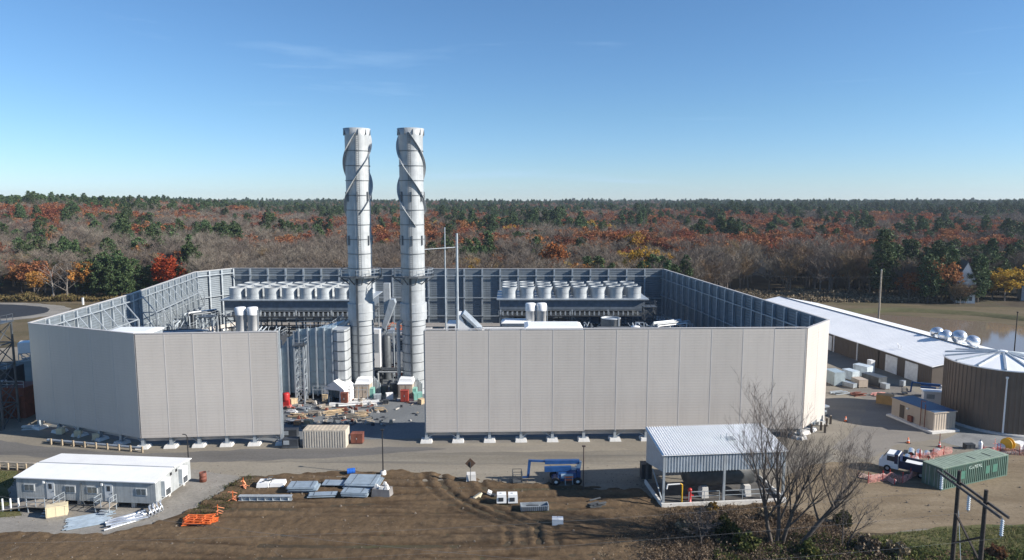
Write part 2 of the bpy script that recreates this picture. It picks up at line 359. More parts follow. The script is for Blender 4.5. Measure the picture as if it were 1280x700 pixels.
def upsample(A, ny, nx):
    yi = np.linspace(0, A.shape[0]-1, ny); xi = np.linspace(0, A.shape[1]-1, nx)
    y0 = np.floor(yi).astype(int).clip(0, A.shape[0]-2); x0 = np.floor(xi).astype(int).clip(0, A.shape[1]-2)
    fy = (yi-y0)[:, None]; fx = (xi-x0)[None, :]
    return A[y0][:, x0]*(1-fy)*(1-fx) + A[y0+1][:, x0]*fy*(1-fx) + A[y0][:, x0+1]*(1-fy)*fx + A[y0+1][:, x0+1]*fy*fx
N1 = upsample(N1, ny, nx)
rg = np.random.default_rng(3); W = rg.normal(size=(ny, nx))
W1 = (W + np.roll(W, 1, 0) + np.roll(W, 1, 1) + np.roll(W, -1, 0) + np.roll(W, -1, 1)) / 5
Wb = upsample(rg.normal(size=(ny//3, nx//3)), ny, nx); clod = np.clip(upsample(rg.normal(size=(ny//2, nx//2)), ny, nx) - 1.15, 0, 2)
RP = upsample(rg.normal(size=(ny//2, nx//26)), ny, nx); RP = (RP + np.roll(RP, 1, 0)) / 2
Hd = 0.12 + 0.06*N1 + 0.05*W1 + 0.025*Wb + 0.09*clod + 0.03*RP
RUT = np.zeros_like(Hd)
def track(f_of, lo, hi, axis, w=0.45, gauge=2.1, deep=0.13):
    global Hd, RUT
    for off in (0, gauge):
        if axis == 'x': dcur = np.abs(Y - (f_of(X) + off)); on = (X > lo) & (X < hi)
        else: dcur = np.abs(X - (f_of(Y) + off)); on = (Y > lo) & (Y < hi)
        prof = -np.exp(-(dcur/w)**2) + 0.55*np.exp(-((dcur-0.75)/0.3)**2)
        RUT = np.maximum(RUT, np.where(on, np.exp(-(dcur/(w*0.8))**2)*np.clip(0.6 + 0.8*N1, 0.1, 1)*min(1, deep/0.13), 0))
        Hd = Hd + np.where(on, deep*prof*(0.8 + 0.3*N1), 0)
for k in range(9):
    c = 53 + 3.5*k + rg.uniform(-1.2, 1.2); a = rg.uniform(-0.09, 0.09); q = rg.uniform(-0.001, 0.002)
    track(lambda x, c=c, a=a, q=q: c + a*x + q*(x+20)**2 + 1.1*np.sin(x*0.06+c), rg.uniform(-70, -20), rg.uniform(5, 44), 'x', deep=rg.uniform(0.09, 0.17))
for cx, rr, s in ((-6.0, 9, 1), (-8.2, 10.0, 1), (-3.2, 8, 1)):     # turning tracks off the road
    track(lambda y, cx=cx, rr=rr: cx - 3 - (84-y)*-0.05 + rr*np.clip((84-y)/14, 0, 1)**2, 66, 84.2, 'y', w=0.35, gauge=1.9, deep=0.15)
for cx in (22.0, 25.5): track(lambda y, cx=cx: cx - (80-y)*0.35, 60, 72, 'y', w=0.4, gauge=1.9, deep=0.14)
dist = top + 0.6*N1*1.5 + 0.25*Wb - Y
Hd = Hd + 0.18*np.exp(-((dist-0.5)/0.45)**2)*(0.6+0.5*Wb)*0.8
Hd = np.where(dist < 0.6, Hd*np.clip(dist/0.6, 0, 1) + np.clip(dist, -3, 0)*0.35, Hd)
idx = np.arange(nx*ny).reshape(ny, nx)
keep = (dist > -1.2); fk = keep[:-1, :-1] & keep[1:, 1:]
quads = np.stack([idx[:-1, :-1], idx[:-1, 1:], idx[1:, 1:], idx[1:, :-1]], -1)[fk]
me = bpy.data.meshes.new('dirt_field'); me.from_pydata(np.stack([X.ravel(), Y.ravel(), Hd.ravel()], 1).tolist(), [], quads.tolist())
me.polygons.foreach_set('use_smooth', [True]*len(me.polygons))
soil = (ground_mat('turned_soil', [(0.25, (0.102, 0.068, 0.038)), (0.5, (0.136, 0.092, 0.053)), (0.75, (0.176, 0.122, 0.072))], 0.10, 2.4, 0.45, 0.10, stretch=(0.5, 1.8, 1), patch=(0.9, 0.66, 0.78, (0.155, 0.125, 0.092)), bs=7))
at_ = me.attributes.new('damp', 'FLOAT', 'POINT'); at_.data.foreach_set('value', np.clip(RUT + 0.35*np.clip(Wb-0.6, 0, 1), 0, 1).ravel().astype(np.float32))
nt = soil.node_tree; bs_ = nt.nodes['Principled BSDF']; src = bs_.inputs['Base Color'].links[0].from_socket
an = nn(nt, 'ShaderNodeAttribute'); an.attribute_name = 'damp'; dk = mixc(nt, an.outputs['Fac'], src, mixc(nt, 1.0, src, (0.50, 0.47, 0.45), 'MULTIPLY')); nt.links.new(dk, bs_.inputs['Base Color'])
me.materials.append(soil)
struct(link('dirt_field', me))
# ================================================================ sound wall
WT = 16.5; WB = 1.55
def wall_run(label, P0, P1, n, braced=False, last=False, girts=(4.5, 9.5, 15.2), steps=None, kick=True):
    dx, dy = P1[0]-P0[0], P1[1]-P0[1]; L = math.hypot(dx, dy); w = L/n
    t = thing('sound_wall', label, 'sound wall', (P0[0], P0[1], 0), math.atan2(dy, dx), 'runs of the noise barrier round the plant')
    def panel(dt, db):
        p = MB(); p.box(0.004, w-0.004, -0.36, -0.14, WB+db, WT+dt, 0); p.box(0.012, w-0.012, -0.138, -0.10, WB+db, WT+dt-0.02, 1)
        return p.mesh('wall_panel', [beige, liner])
    base = panel(0, 0); alt = panel(0.16, 0.18)
    col = MB()
    for a, b_ in ((-0.08, -0.05), (0.42, 0.45)): col.box(-0.2, 0.2, a, b_, 0.42, WT-0.05)
    col.box(-0.018, 0.018, -0.05, 0.42, 0.42, WT-0.05); col.box(-0.38, 0.38, -0.22, 0.62, 0.40, 0.45)
    colm = col.mesh('column', galv)
    fo = MB(); fo.frus(0, 0.15, -0.05, 0.40, 1.75, 1.7, 1.5, 1.35); fom = fo.mesh('footing', concw)
    jt = MB(); jt.box(-0.06, 0.06, -0.377, -0.362, WB+0.02, WT+0.02); jtm = jt.mesh('joint_trim', trim)
    bf = MB()
    if braced:
        R, Z = 3.0, 12.2
        bf.bar((0, R, 0), (0, R, Z), 0.26); bf.bar((0, 0.45, Z), (0, R, Z), 0.2)
        for z in (4.2, 8.2): bf.bar((0, 0.45, z), (0, R, z), 0.16)
        bf.bar((0, 0.45, 4.2), (0, R, 0.2), 0.13); bf.bar((0, 0.45, 8.2), (0, R, 4.2), 0.13); bf.bar((0, 0.45, Z), (0, R, 8.2), 0.13)
        bf.bar((0, R, Z), (0, 0.45, 15.6), 0.16)
    bfm = bf.mesh('brace_frame', galv) if braced else None
    for k in range(n):
        link('wall_panel', alt if steps and k in steps else base, t, (k*w, 0, 0))
    for k in range(n + (1 if last else 0)):
        link('column', colm, t, (k*w, 0, 0)); link('footing', fom, t, (k*w, 0, 0))
        if k: link('joint_trim', jtm, t, (k*w, 0, 0))
        if braced and 0 < k < n: link('brace_frame', bfm, t, (k*w, 0, 0))
    g = MB()
    for z in girts: g.box(0.05, L-0.05, 0.46, 0.64, z, z+0.2)
    g.build('girt', galv, t)
    c = MB(); c.box(-0.02, L+0.02, -0.42, -0.02, WT+0.17 if steps else WT+0.004, WT+(0.24 if steps else 0.1)); c.build('cap_trim', trim, t)
    if kick:
        kp = MB(); kp.box(0.1, L-0.1, 0.66, 0.74, 0.75, 1.75); kp.build('kick_panel', [beige], t)
        x = MB()
        for k in range(n):
            if (k*7+n) % 3 == 0: x.bar((k*w, 0.1, 0.5), (k*w+w*0.5, 0.2, 1.9), 0.1); x.bar((k*w+w, 0.1, 0.5), (k*w+w*0.5, 0.2, 1.9), 0.1)
        if x.v: x.build('knee_brace', galv, t)
    if braced:
        b2 = MB()
        for z in (12.2, 8.2): b2.bar((w, 3.0, z), (L-w, 3.0, z), 0.18)
        for k in range(1, n-1):
            if k % 3 == 1:
                b2.bar((k*w, 3.0, 8.2), (k*w+w, 3.0, 12.2), 0.13); b2.bar((k*w+w, 3.0, 4.0), (k*w, 3.0, 8.2), 0.13)
        b2.build('longitudinal_beam', galv, t)
    return t
A, B, C_, D, E_, F_, G_, H_, I_, J_ = (-72.9, 101.9), (-52.4, 93.6), (-33.2, 95.2), (-12.45, 96.0), (42.6, 97.6), (48.9, 104.5), (40.6, 182.8), (-76.2, 185.2), (-81.8, 175.6), (-75.2, 133.4)
wall_run('long shaded beige wall run at the left, angled away from the camera', A, B, 5)
wall_run('short sunlit beige wall run on the left of the open gap', B, C_, 5, last=True)
wall_run('longest beige wall run, facing the road on the right of the gap', D, E_, 12, last=True, steps=(5, 6, 7, 8, 9, 10))
wall_run('narrow bright corner run at the right end of the long wall', E_, F_, 2, kick=False)
wall_run('dark inner wall along the right side of the plant', F_, G_, 19, girts=(4.5, 9.5, 14.0))
wall_run('grey far back wall behind the two banks of fans', G_, H_, 24, girts=(3.6, 8.6, 14.6))
wall_run('short bright chamfered wall run at the far left corner', H_, I_, 3, girts=(4.5, 9.5, 15.2))
wall_run('bright far half of the left side wall with steel frames inside', I_, J_, 10, braced=True)
wall_run('near half of the left side wall reaching to its low front corner', J_, A, 8, braced=True)
# ================================================================ stacks
def stack(label, xy, hand, xt, zt=47.4):
    t = thing('exhaust_stack', label, 'stack', (*xy, 0), 0, 'twin exhaust stacks')
    r = 2.12; t.scale = (1, 1, 1)
    s = MB(); s.lathe([(r, 21.5), (r, 30), (r-0.02, 40), (r, 46.1), (r+0.26, zt), (r+0.15, zt), (r-0.12, 46), (r-0.14, 40)], n=48); s.build('shaft', steel, t)
    s = MB(); s.lathe([(r-0.16, 44.8), (0.01, 44.7)], n=24); s.build('dark_bore', black, t)
    for k in range(9):
        z = 22.9 + 2.57*k
        f = MB(); f.lathe([(r, z), (r+0.09, z), (r+0.09, z+0.13), (r, z+0.13)], n=48, smooth=False); f.build('flange', steel_d, t)
    for k in range(10): a = 2*PI*k/10; lug = MB(); lug.cbox(((r+0.12)*math.cos(a), (r+0.12)*math.sin(a), 46.7), (0.3, 0.07, 0.9), a); lug.build('clamp_lug', steel_d, t)
    for z in (35.6, 27.9):
        for k in range(7): a = 2*PI*k/7+0.35; lug = MB(); lug.cbox(((r+0.08)*math.cos(a), (r+0.08)*math.sin(a), z), (0.3, 0.22, 1.7), a); lug.build('clamp_lug', steel_d, t)
    for j in range(3):
        h = MB(); n = 90; z0, z1 = 32.5 - (0.0 if j != 1 else 2.2), 46.7
        vs = []
        for i in range(n+1):
            z = z0 + (z1-z0)*i/n; a = -PI/2 + hand*(2*PI*(46.7-z)/22.2) + j*2*PI/3 + (0.15 if hand < 0 else 0.0)
            wdt = 0.46*min(1, (i+2)/6)
            for rr, dz in ((r-0.03, -0.04), (r+wdt, -0.04), (r+wdt, 0.04), (r-0.03, 0.04)): vs.append((rr*math.cos(a), rr*math.sin(a), z+dz))
        fs = [(i*4+q, i*4+(q+1) % 4, (i+1)*4+(q+1) % 4, (i+1)*4+q) for i in range(n) for q in range(4)]
        h.add(vs, fs, 0, False); h.build('helical_strake', steel, t)
    l = MB(); a = -PI/2 + (0.02 if hand > 0 else 0.22)
    for d in (-0.22, 0.22): l.bar(((r+0.22)*math.cos(a)+d, (r+0.22)*math.sin(a), 21.7), ((r+0.22)*math.cos(a)+d, (r+0.22)*math.sin(a), 46.6), 0.07)
    for k in range(74): z = 21.9+0.335*k; l.bar(((r+0.22)*math.cos(a)-0.22, (r+0.22)*math.sin(a), z), ((r+0.22)*math.cos(a)+0.22, (r+0.22)*math.sin(a), z), 0.04)
    l.build('ladder', steel_d, t)
    p = MB(); p.lathe([(r, 21.35), (3.8, 21.35), (3.8, 21.6), (r, 21.6)], n=10, smooth=False, a0=PI/10)
    for k in range(10): a = 2*PI*k/10; p.bar((r*math.cos(a), r*math.sin(a), 20.1), (3.7*math.cos(a), 3.7*math.sin(a), 21.3), 0.14)
    p.build('platform', darkg, t)
    q = MB(); pts = [(3.75*math.cos(2*PI*k/10+PI/10), 3.75*math.sin(2*PI*k/10+PI/10), 21.6) for k in range(11)]; q.rail(pts, 1.15, 1.3, 0.045); q.build('guard_rail', galv, t)
    s = MB(); s.lathe([(r-0.02, 16.7), (r-0.02, 21.35)], n=40); s.lathe([(r, 19.0), (r+0.07, 19.0), (r+0.07, 19.15), (r, 19.15)], n=40, smooth=False); s.build('upper_section', steel, t)
    c = MB(); c.lathe([(r+0.25, 13.62), (r+0.25, 16.6)], n=40); c.lathe([(r, 13.6), (r+0.25, 13.62)], n=40, smooth=False); c.lathe([(r+0.25, 16.6), (r, 16.72)], n=40, smooth=False); c.lathe([(r+0.25, 15.0), (r+0.32, 15.0), (r+0.32, 15.15), (r+0.25, 15.15)], n=40, smooth=False); c.build('collar', steel, t)
    b = MB(); b.lathe([(r, 0), (r, 13.6)], n=40)
    for k in range(8): z = 1.0+1.65*k; b.lathe([(r, z), (r+0.08, z), (r+0.08, z+0.1), (r, z+0.1)], n=40, mi=1, smooth=False)
    b.build('base_section', [steel, steel_d], t)
    d = MB(); d.box(-0.32, 0.02, -r-0.42, -r+0.3, 3, 21.3); d.build('cable_riser', darkg, t)
    d = MB(); d.tube((-2.7, -0.9, 0), (-2.7, -0.9, 13.0), 0.33, n=14); d.tube((-2.7, -0.9, 13.0), (-1.8, -0.6, 13.5), 0.33, n=12); d.build('drain_pipe', steel, t)
    return t
stack('left of the two tall grey stacks, its strakes climbing to the right', (-27.25, 122.0), -1, 0)
stack('right of the two tall grey stacks, its strakes climbing to the left', (-17.8, 122.0), 1, 0)
# ================================================================ fan banks
def fan_bank(label, x0, y0, nx, ny, px, py, kseed):
    R = random.Random(kseed); Wd = nx*px; Dp = ny*py
    t = thing('fan_cooler', label, 'cooler', (x0, y0, 0), 0, 'banks of cooling fans')
    d = MB(); d.box(-0.9, Wd+1.0, -0.7, Dp+0.5, 12.35, 12.6); d.build('deck', galv, t)
    sh = MB(); sh.lathe([(1.74, 12.6), (1.70, 13.0), (1.70, 14.95)], n=36); sh.lathe([(1.70, 14.95), (1.77, 14.96), (1.77, 15.12), (1.64, 15.12), (1.64, 12.9)], n=36, smooth=False); sh.lathe([(1.70, 13.7), (1.74, 13.7), (1.74, 13.8), (1.70, 13.8)], n=36, smooth=False)
    sh.lathe([(1.60, 13.5), (0.01, 13.55)], n=24, mi=1, smooth=False); sh.lathe([(0.28, 13.4), (0.28, 13.95), (0.01, 14.0)], n=12, mi=1)
    for k in range(6): a = PI*k/3; sh.bar((0.25*math.cos(a), 0.25*math.sin(a), 13.75), (1.5*math.cos(a), 1.5*math.sin(a), 13.8), 0.34, 0.05, mi=1)
    shm = sh.mesh('fan_shroud', [drum, darkg])
    for j in range(ny):
        for i in range(nx): link('fan_shroud', shm, t, ((i+0.5)*px, (j+0.5)*py, 0), 0.3*i+j)
    pl = MB(); pl.box(-0.2, Wd+0.2, 0.1, Dp-0.1, 10.0, 12.34); pl.build('plenum', mat('plenum_steel', (0.15, 0.18, 0.215), 0.5, 0.3, var=0.2, streak=0.3), t)
    r = MB(); r.rail([(-0.8, -0.6, 12.6), (Wd+0.9, -0.6, 12.6)], 0.45, 2.05, 0.03, mid=False); r.build('deck_rail', galv, t)
    b = MB(); b.box(-0.4, Wd+0.4, -1.5, Dp+0.2, 8.75, 8.95); b.build('lower_walkway', darkg, t)
    r = MB(); r.rail([(-0.4, -1.45, 8.95), (Wd+0.4, -1.45, 8.95)], 1.1, 1.1, 0.05)
    for k in range(int(Wd/1.1)): r.box(0.3+k*1.1, 0.62+k*1.1, -0.9, -0.6, 8.96, 9.7)
    r.build('walkway_rail', galv, t)
    for i in range(0, nx+1, 2):
        for j in (0, 0.5, 1): c = MB(); c.box(i*px-0.14, i*px+0.14, j*Dp-0.14, j*Dp+0.14, 0, 10.0); c.build('support_column', galv, t)
    for i in range(0, nx-1, 4):
        for j in (0, 1): c = MB(); c.bar((i*px, j*Dp, 0.3), ((i+2)*px, j*Dp, 8.6), 0.16); c.bar(((i+2)*px, j*Dp, 0.3), (i*px, j*Dp, 8.6), 0.16); c.build('cross_brace', galv, t)
    pr = MB()
    for z in (4.0, 6.0, 7.6): pr.box(0, Wd, -0.2, 0.0, z, z+0.2); pr.box(0, Wd, Dp-0.2, Dp, z, z+0.2)
    for k in range(26): x = R.uniform(0, Wd-3); pr.tube((x, R.uniform(0.3, 2.5), 0), (x, R.uniform(0.3, 2), R.uniform(4, 8.5)), R.uniform(0.06, 0.16), n=6)
    pr.build('pipe_rack', darkg, t)
    for k in range(9):
        z = R.uniform(3.5, 8); y = R.uniform(0.2, 4); a = R.uniform(0, Wd*0.4); e = a + R.uniform(6, Wd*0.55)
        m = MB(); m.path([(a, y, z-2), (a, y, z), (e, y, z), (e, y, z-R.uniform(1, 3))], R.uniform(0.12, 0.26), 10); m.build('header_pipe', R.choice([darkg, dark, steel_d, galv, darkg]), t)
    for k in range(7):
        x = R.uniform(0, Wd-3); m = MB(); a = R.uniform(1.5, 3.2); h = R.uniform(1.2, 3.2)
        m.box(x, x+a, 1, 4, 0.2, h); m.box(x+0.2, x+a-0.2, 1.3, 3.5, h, h+0.5, 1); m.build('pump_skid', [R.choice([dark, darkg, galv, rust]), dark], t)
    return t
fan_bank('left bank of round white fan shrouds on a steel deck behind the left stack', -65.2, 153.3, 8, 3, 4.02, 4.6, 1)
fan_bank('right bank of round white fan shrouds on a steel deck', -2.6, 154.5, 8, 3, 4.1, 4.6, 2)
# ================================================================ vessels, tank, enclosures inside
def vessel_pair(label, x, y, top, r=1.05, gap=2.5):
    t = thing('twin_vessel', label, 'vessel', (x, y, 0), 0, 'paired upright vessels')
    for k in (0, 1):
        m = MB(); m.lathe([(r, 0.8), (r, top-1.6), (r+0.06, top-1.6), (r+0.06, top-1.45), (r+0.04, top-0.12), (r-0.1, top), (0.01, top+0.08)], x=k*gap, n=28)
        for z in (top*0.3, top*0.6): m.lathe([(r, z), (r+0.06, z), (r+0.06, z+0.1), (r, z+0.1)], x=k*gap, n=28, smooth=False)
        m.build('vessel', white, t)
        l = MB(); l.bar((k*gap+r+0.2, -0.3, 0.5), (k*gap+r+0.2, -0.3, top-0.5), 0.16); l.build('side_ladder', galv, t)
    b = MB(); b.box(-1.3, gap+1.3, -1.3, 1.3, 0, 0.8); b.build('plinth', conc, t)
    return t
vessel_pair('pair of white upright vessels in front of the left fan bank', -56.2, 139.5, 13.0)
vessel_pair('pair of grey-white upright vessels in front of the right fan bank', 3.85, 140.5, 13.7, 1.0, 2.3)
t = thing('round_tank', 'squat pale round tank rising above the long beige wall', 'tank', (20.2, 138, 0))
m = MB(); m.lathe([(1.95, 0), (1.95, 10.9), (2.05, 10.92), (2.05, 11.05), (1.85, 11.05), (1.85, 10.7)], n=36)
for z in (3, 6, 9): m.lathe([(1.95, z), (2.02, z), (2.02, z+0.12), (1.95, z+0.12)], n=36, smooth=False)
m.build('shell', steel, t); m = MB(); m.lathe([(1.9, 10.75), (0.01, 11.0)], n=32); m.build('tank_roof', galv, t)
m = MB(); m.bar((1.4, -1.6, 0), (1.4, -1.6, 11.3), 0.3); m.build('tank_ladder', galv, t)
def enclosure(label, x, y, a, b, h, bm, rm, name='equipment_enclosure', hip=0.3, rz=0, group=None):
    t = thing(name, label, 'enclosure', (x, y, 0), rz, group)
    m = MB(); m.box(-a/2, a/2, -b/2, b/2, 0.1, h); m.build('body', bm, t)
    m = MB(); m.frus(0, 0, h+0.003, h+0.22, a+0.4, b+0.4, a+0.4, b+0.4); m.frus(0, 0, h+0.22, h+0.22+hip, a+0.38, b+0.38, a-1, b-1); m.build('roof_slab', rm, t)
    m = MB()
    for k in range(int(a/2)): m.box(-a/2+0.4+2*k, -a/2+1.6+2*k, -b/2-0.06, -b/2-0.004, h*0.5, h*0.85)
    m.build('louvre_panels', galv, t)
    return t
enclosure('white flat-roofed enclosure just showing over the long beige wall', 7.8, 128, 10.5, 6, 11.1, galv, whiter)
enclosure('small grey equipment house in the corner behind the left wall', -62, 110, 7, 5, 13.6, galv, whiter, hip=0.2)
enclosure('low grey equipment house beside the pale tank', 1.0, 141, 6, 4, 9.6, galv, white)
# sloped filter inlet house beside the right stack
t = thing('filter_house', 'white sloping intake hood beside the right stack', 'enclosure', (-9.5, 131, 0))
m = MB(); m.prism([(-3, 0), (3, 0), (3, 9.9), (0.6, 11.2), (-0.4, 13.2), (-1.2, 13.2), (-1.2, 11.4), (-3, 11.4)], 'y', -2.2, 2.2); m.build('hood', white, t)
m = MB(); m.prism([(-0.2, 13.1), (3.1, 10.2), (3.6, 10.2), (0.2, 13.5)], 'y', -2.4, 2.4); m.build('rain_cowl', galv, t)
m = MB()
for k in range(4): m.box(-2.7+0.1, -1.4, -2.26, -2.205, 8.8+0.6*k, 9.2+0.6*k)
m.build('louvre_panels', dark, t)
for x, y, r, h, lab in ((-4.8, 126, 0.26, 28.9, 'thick pale lightning mast rising beside the right stack'), (-9.6, 136, 0.14, 29.6, 'thin pale mast just right of the right stack')):
    x = (571-640)/FOC*(y*1.0) if r > 0.2 else (556-640)/FOC*136
    t = thing('lightning_mast', lab, 'mast', (x, y, 0))
    m = MB(); m.tube((0, 0, 0.3), (0, 0, h*0.55), r*1.15, r, n=12); m.tube((0, 0, h*0.55), (0, 0, h), r, r*0.75, n=12); m.build('pole', galv, t)
    m = MB(); m.box(-0.5, 0.5, -0.5, 0.5, 0, 0.3); m.build('base', conc, t)
    if r < 0.2:
        m = MB(); m.tube((-4.0, -3, 25.4), (2.0, 0.6, 25.6), 0.07, n=8); m.build('cross_arm', galv, t)
# ================================================================ tall ribbed casing (left of the left stack)
t = thing('ribbed_casing', 'tall blue-grey ribbed duct casing left of the left stack', 'duct', (-42.4, 118.6, 0)); t.scale = (0.955, 0.955, 1.075)
m = MB()
pl_ = [(0, 0), (3.0, 0), (5.2, -0.4), (8.5, -0.9), (11.6, -1.3), (11.6, 8.0), (0, 8.0)]
tops = [6.6, 10.0, 11.6, 11.9, 11.8, 11.8, 6.6]
nn_ = len(pl_); vs = [(x, y, 0.8) for x, y in pl_] + [(x, y, z) for (x, y), z in zip(pl_, tops)]
m.add(vs, [tuple(range(nn_))[::-1], tuple(range(nn_, 2*nn_))] + [(k, (k+1) % nn_, nn_+(k+1) % nn_, nn_+k) for k in range(nn_)])
m.build('casing', casing, t)
for a, z in ((0.05, 6.6), (1.5, 8.3), (3.0, 10.1), (4.2, 11.2), (5.2, 11.7), (6.9, 11.9), (8.5, 12.0), (10.0, 12.0), (11.55, 12.0)):
    y = np.interp(a, [p[0] for p in pl_[:5]], [p[1] for p in pl_[:5]])
    m = MB(); m.box(a-0.13, a+0.13, y-0.42, y-0.005, 0.6, z); m.build('stiffener', galv, t)
m = MB()
for z in (2.5, 4.6, 6.7, 8.8, 10.6): m.bar((5.2, -0.52, z), (11.6, -1.42, z), 0.10)
m.build('cross_rib', galv, t)
m = MB(); m.rail([(5.2, -0.4, 11.75), (8.5, -0.9, 11.9), (11.5, -1.3, 11.85)], 1.1, 1.0); m.rail([(11.5, -1.3, 11.85), (11.5, 7.5, 11.85)], 1.1, 1.4); m.build('roof_rail', galv, t)
t = thing('end_duct', 'sunlit white rounded duct section at the right end of the ribbed casing', 'duct', (-30.05, 118.3, 0)); t.scale = (0.955, 0.955, 1.075)
m = MB(); m.prism([(-1.35, -1.2), (-0.4, -1.6), (0.9, -1.5), (1.25, -0.9), (1.25, 3), (-1.35, 3)], 'z', 0.4, 11.7); m.build('duct_shell', steel, t)
m = MB()
for z in (1.8, 3.4, 5.0, 6.6, 8.2, 9.8, 11.4):
    m.path([(-1.4, -1.24, z), (-0.42, -1.66, z), (0.93, -1.56, z), (1.31, -0.9, z), (1.31, 3, z)], 0.07, 6)
m.build('stiffener_ring', steel_d, t)
# dark stair and lattice tower between left wall gap and casing; lattice tower behind the left wall
def lattice_tower(label, x, y, a, b, h, n, m_=galv, deck=True):
    t = thing('lattice_tower', label, 'steel tower', (x, y, 0))
    for sx in (-1, 1):
        for sy in (-1, 1):
            l = MB(); l.box(sx*a/2-0.12, sx*a/2+0.12, sy*b/2-0.12, sy*b/2+0.12, 0, h); l.build('leg', m_, t)
    br = MB()
    for k in range(n):
        z0, z1 = h*k/n, h*(k+1)/n
        for sy in (-1, 1):
            br.bar((-a/2, sy*b/2, z0+0.1), (a/2, sy*b/2, z1-0.1), 0.11); br.bar((a/2, sy*b/2, z0+0.1), (-a/2, sy*b/2, z1-0.1), 0.11); br.bar((-a/2, sy*b/2, z1), (a/2, sy*b/2, z1), 0.16)
        for sx in (-1, 1):
            br.bar((sx*a/2, -b/2, z0+0.1), (sx*a/2, b/2, z1-0.1), 0.11); br.bar((sx*a/2, -b/2, z1), (sx*a/2, b/2, z1), 0.16)
    br.build('bracing', m_, t)
    if deck:
        d = MB(); d.box(-a/2-0.3, a/2+0.3, -b/2-0.3, b/2+0.3, h+0.003, h+0.12); d.build('deck', darkg, t)
        r = MB(); r.rail([(-a/2-0.2, -b/2-0.2, h+0.12), (a/2+0.2, -b/2-0.2, h+0.12), (a/2+0.2, b/2+0.2, h+0.12)], 1.1, 1.5); r.build('rail', m_, t)
    return t
lattice_tower('square braced steel tower left of the white vessels', -64.0, 142.0, 2.6, 2.6, 10.6, 3)
lattice_tower('stair tower standing against the ribbed casing', -36.5, 115.4, 1.5, 1.5, 10.2, 4)
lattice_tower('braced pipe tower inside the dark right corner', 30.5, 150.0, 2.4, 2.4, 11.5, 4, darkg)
t = thing('inclined_duct', 'grey sloping duct on legs between the two stacks', 'duct', (-24.9, 137, 0)); t.scale = (0.62, 0.8, 0.93)
m = MB(); m.prism([(-2.4, 10.2), (-1.2, 9.6), (2.2, 15.4), (1.8, 16.2), (0.4, 16.2)], 'y', -1.2, 1.2); m.build('duct_shell', galv, t)
m = MB(); m.box(-1.9, 0.1, 0.4, 1.8, 13, 19.6); m.build('back_column', steel, t)
m = MB(); m.bar((-1.2, 0, 0), (-1.2, 0, 9.8), 0.25); m.bar((1.6, 0, 0), (1.6, 0, 14.4), 0.2); m.build('leg', galv, t)
# machinery between the stacks: two decks of equipment
t = thing('equipment_platform', 'grey two-level steel platform of machinery between the stacks', 'platform', (-24.2, 139, 0))
for z, nm in ((4.3, 'lower_deck'), (8.0, 'upper_deck')):
    m = MB(); m.box(-4.2, 4.2, -2.6, 3.2, z, z+0.18); m.rail([(-4.2, -2.6, z+0.18), (4.2, -2.6, z+0.18)], 1.1, 1.4, 0.05); m.build(nm, galv, t)
m = MB()
for x in (-4, 0, 4):
    for y in (-2.5, 3): m.box(x-0.12, x+0.12, y-0.12, y+0.12, 0, 8)
m.build('support_posts', galv, t)
t = thing('control_cabinet', 'grey cabinet block tucked against the left stack', 'cabinet', (-26.2, 129.3, 0))
m = MB(); m.box(-0.9, 0.9, -0.8, 0.8, 3.0, 10.4); m.build('body', white, t); m = MB(); m.box(-0.7, 0.7, -0.86, -0.804, 6.0, 9.6); m.build('door', galv, t); m = MB(); m.box(-0.8, 0.8, -0.7, 0.7, 0, 2.99); m.build('stand', darkg, t)
def machine(label, x, y, z, s, mm, seed, cat='machine', name='site_machine', rz=0.2):
    R = random.Random(seed); t = thing(name, label, cat, (x, y, z), rz)
    m = MB(); m.box(-1.5*s, 1.5*s, -0.7*s, 0.7*s, 0.35*s, 1.0*s); m.box(0.2*s, 1.4*s, -0.6*s, 0.6*s, 1.0*s+0.003, 1.6*s); m.build('body', mm, t)
    for sx in (-1, 1):
        for sy in (-1, 1): w = MB(); w.tube((sx*0.95*s, sy*0.55*s, 0.4*s), (sx*0.95*s, sy*0.85*s, 0.4*s), 0.4*s, n=16); w.build('wheel', rubber, t)
    m = MB(); m.bar((0.6*s, 0, 1.5*s), (-2.2*s, 0, 2.5*s), 0.28*s); m.bar((-2.2*s, 0, 2.5*s), (-2.9*s, 0, 1.6*s), 0.2*s); m.build('arm', mm, t)
    m = MB(); m.cbox((-3.0*s, 0, 1.2*s), (0.7*s, 1.2*s, 0.8*s)); m.build('work_head', mm, t)
    return t
machine('orange-red machine standing on the lower ground between the stacks', -22.6, 132.8, 0, 1.0, orangem, 1)
machine('orange machine on the upper deck between the stacks', -23.0, 138.2, 8.18, 0.75, orangem, 2)
machine('rust-brown machine under the lower deck between the stacks', -25.0, 136.0, 0, 0.9, rust, 3, rz=2.6)
for i, (x, z, a, h, mm, lab) in enumerate(((-26.5, 4.48, 1.2, 1.6, darkg, 'dark box on the lower deck between the stacks, at its left end'), (-24.6, 4.48, 1.6, 1.2, galv, 'grey box in the middle of the lower deck between the stacks'), (-22.0, 4.48, 2.2, 1.9, dark, 'black box at the right of the lower deck between the stacks'), (-26.0, 8.18, 1.3, 2.2, steel, 'pale upright drum-like cabinet on the upper deck between the stacks'))):
    m = MB(); m.box(-a/2, a/2, -0.7, 0.7, 0, h); m.box(-a/2+0.1, a/2-0.1, -0.74, -0.704, 0.2, h-0.2, 1); m.box(-a/2-0.05, a/2+0.05, -0.75, 0.75, h+0.003, h+0.08, 1)
    solo('machinery_box', m, [mm, darkg], lab, 'equipment box', (x, 138.0, z), 0.05*i)
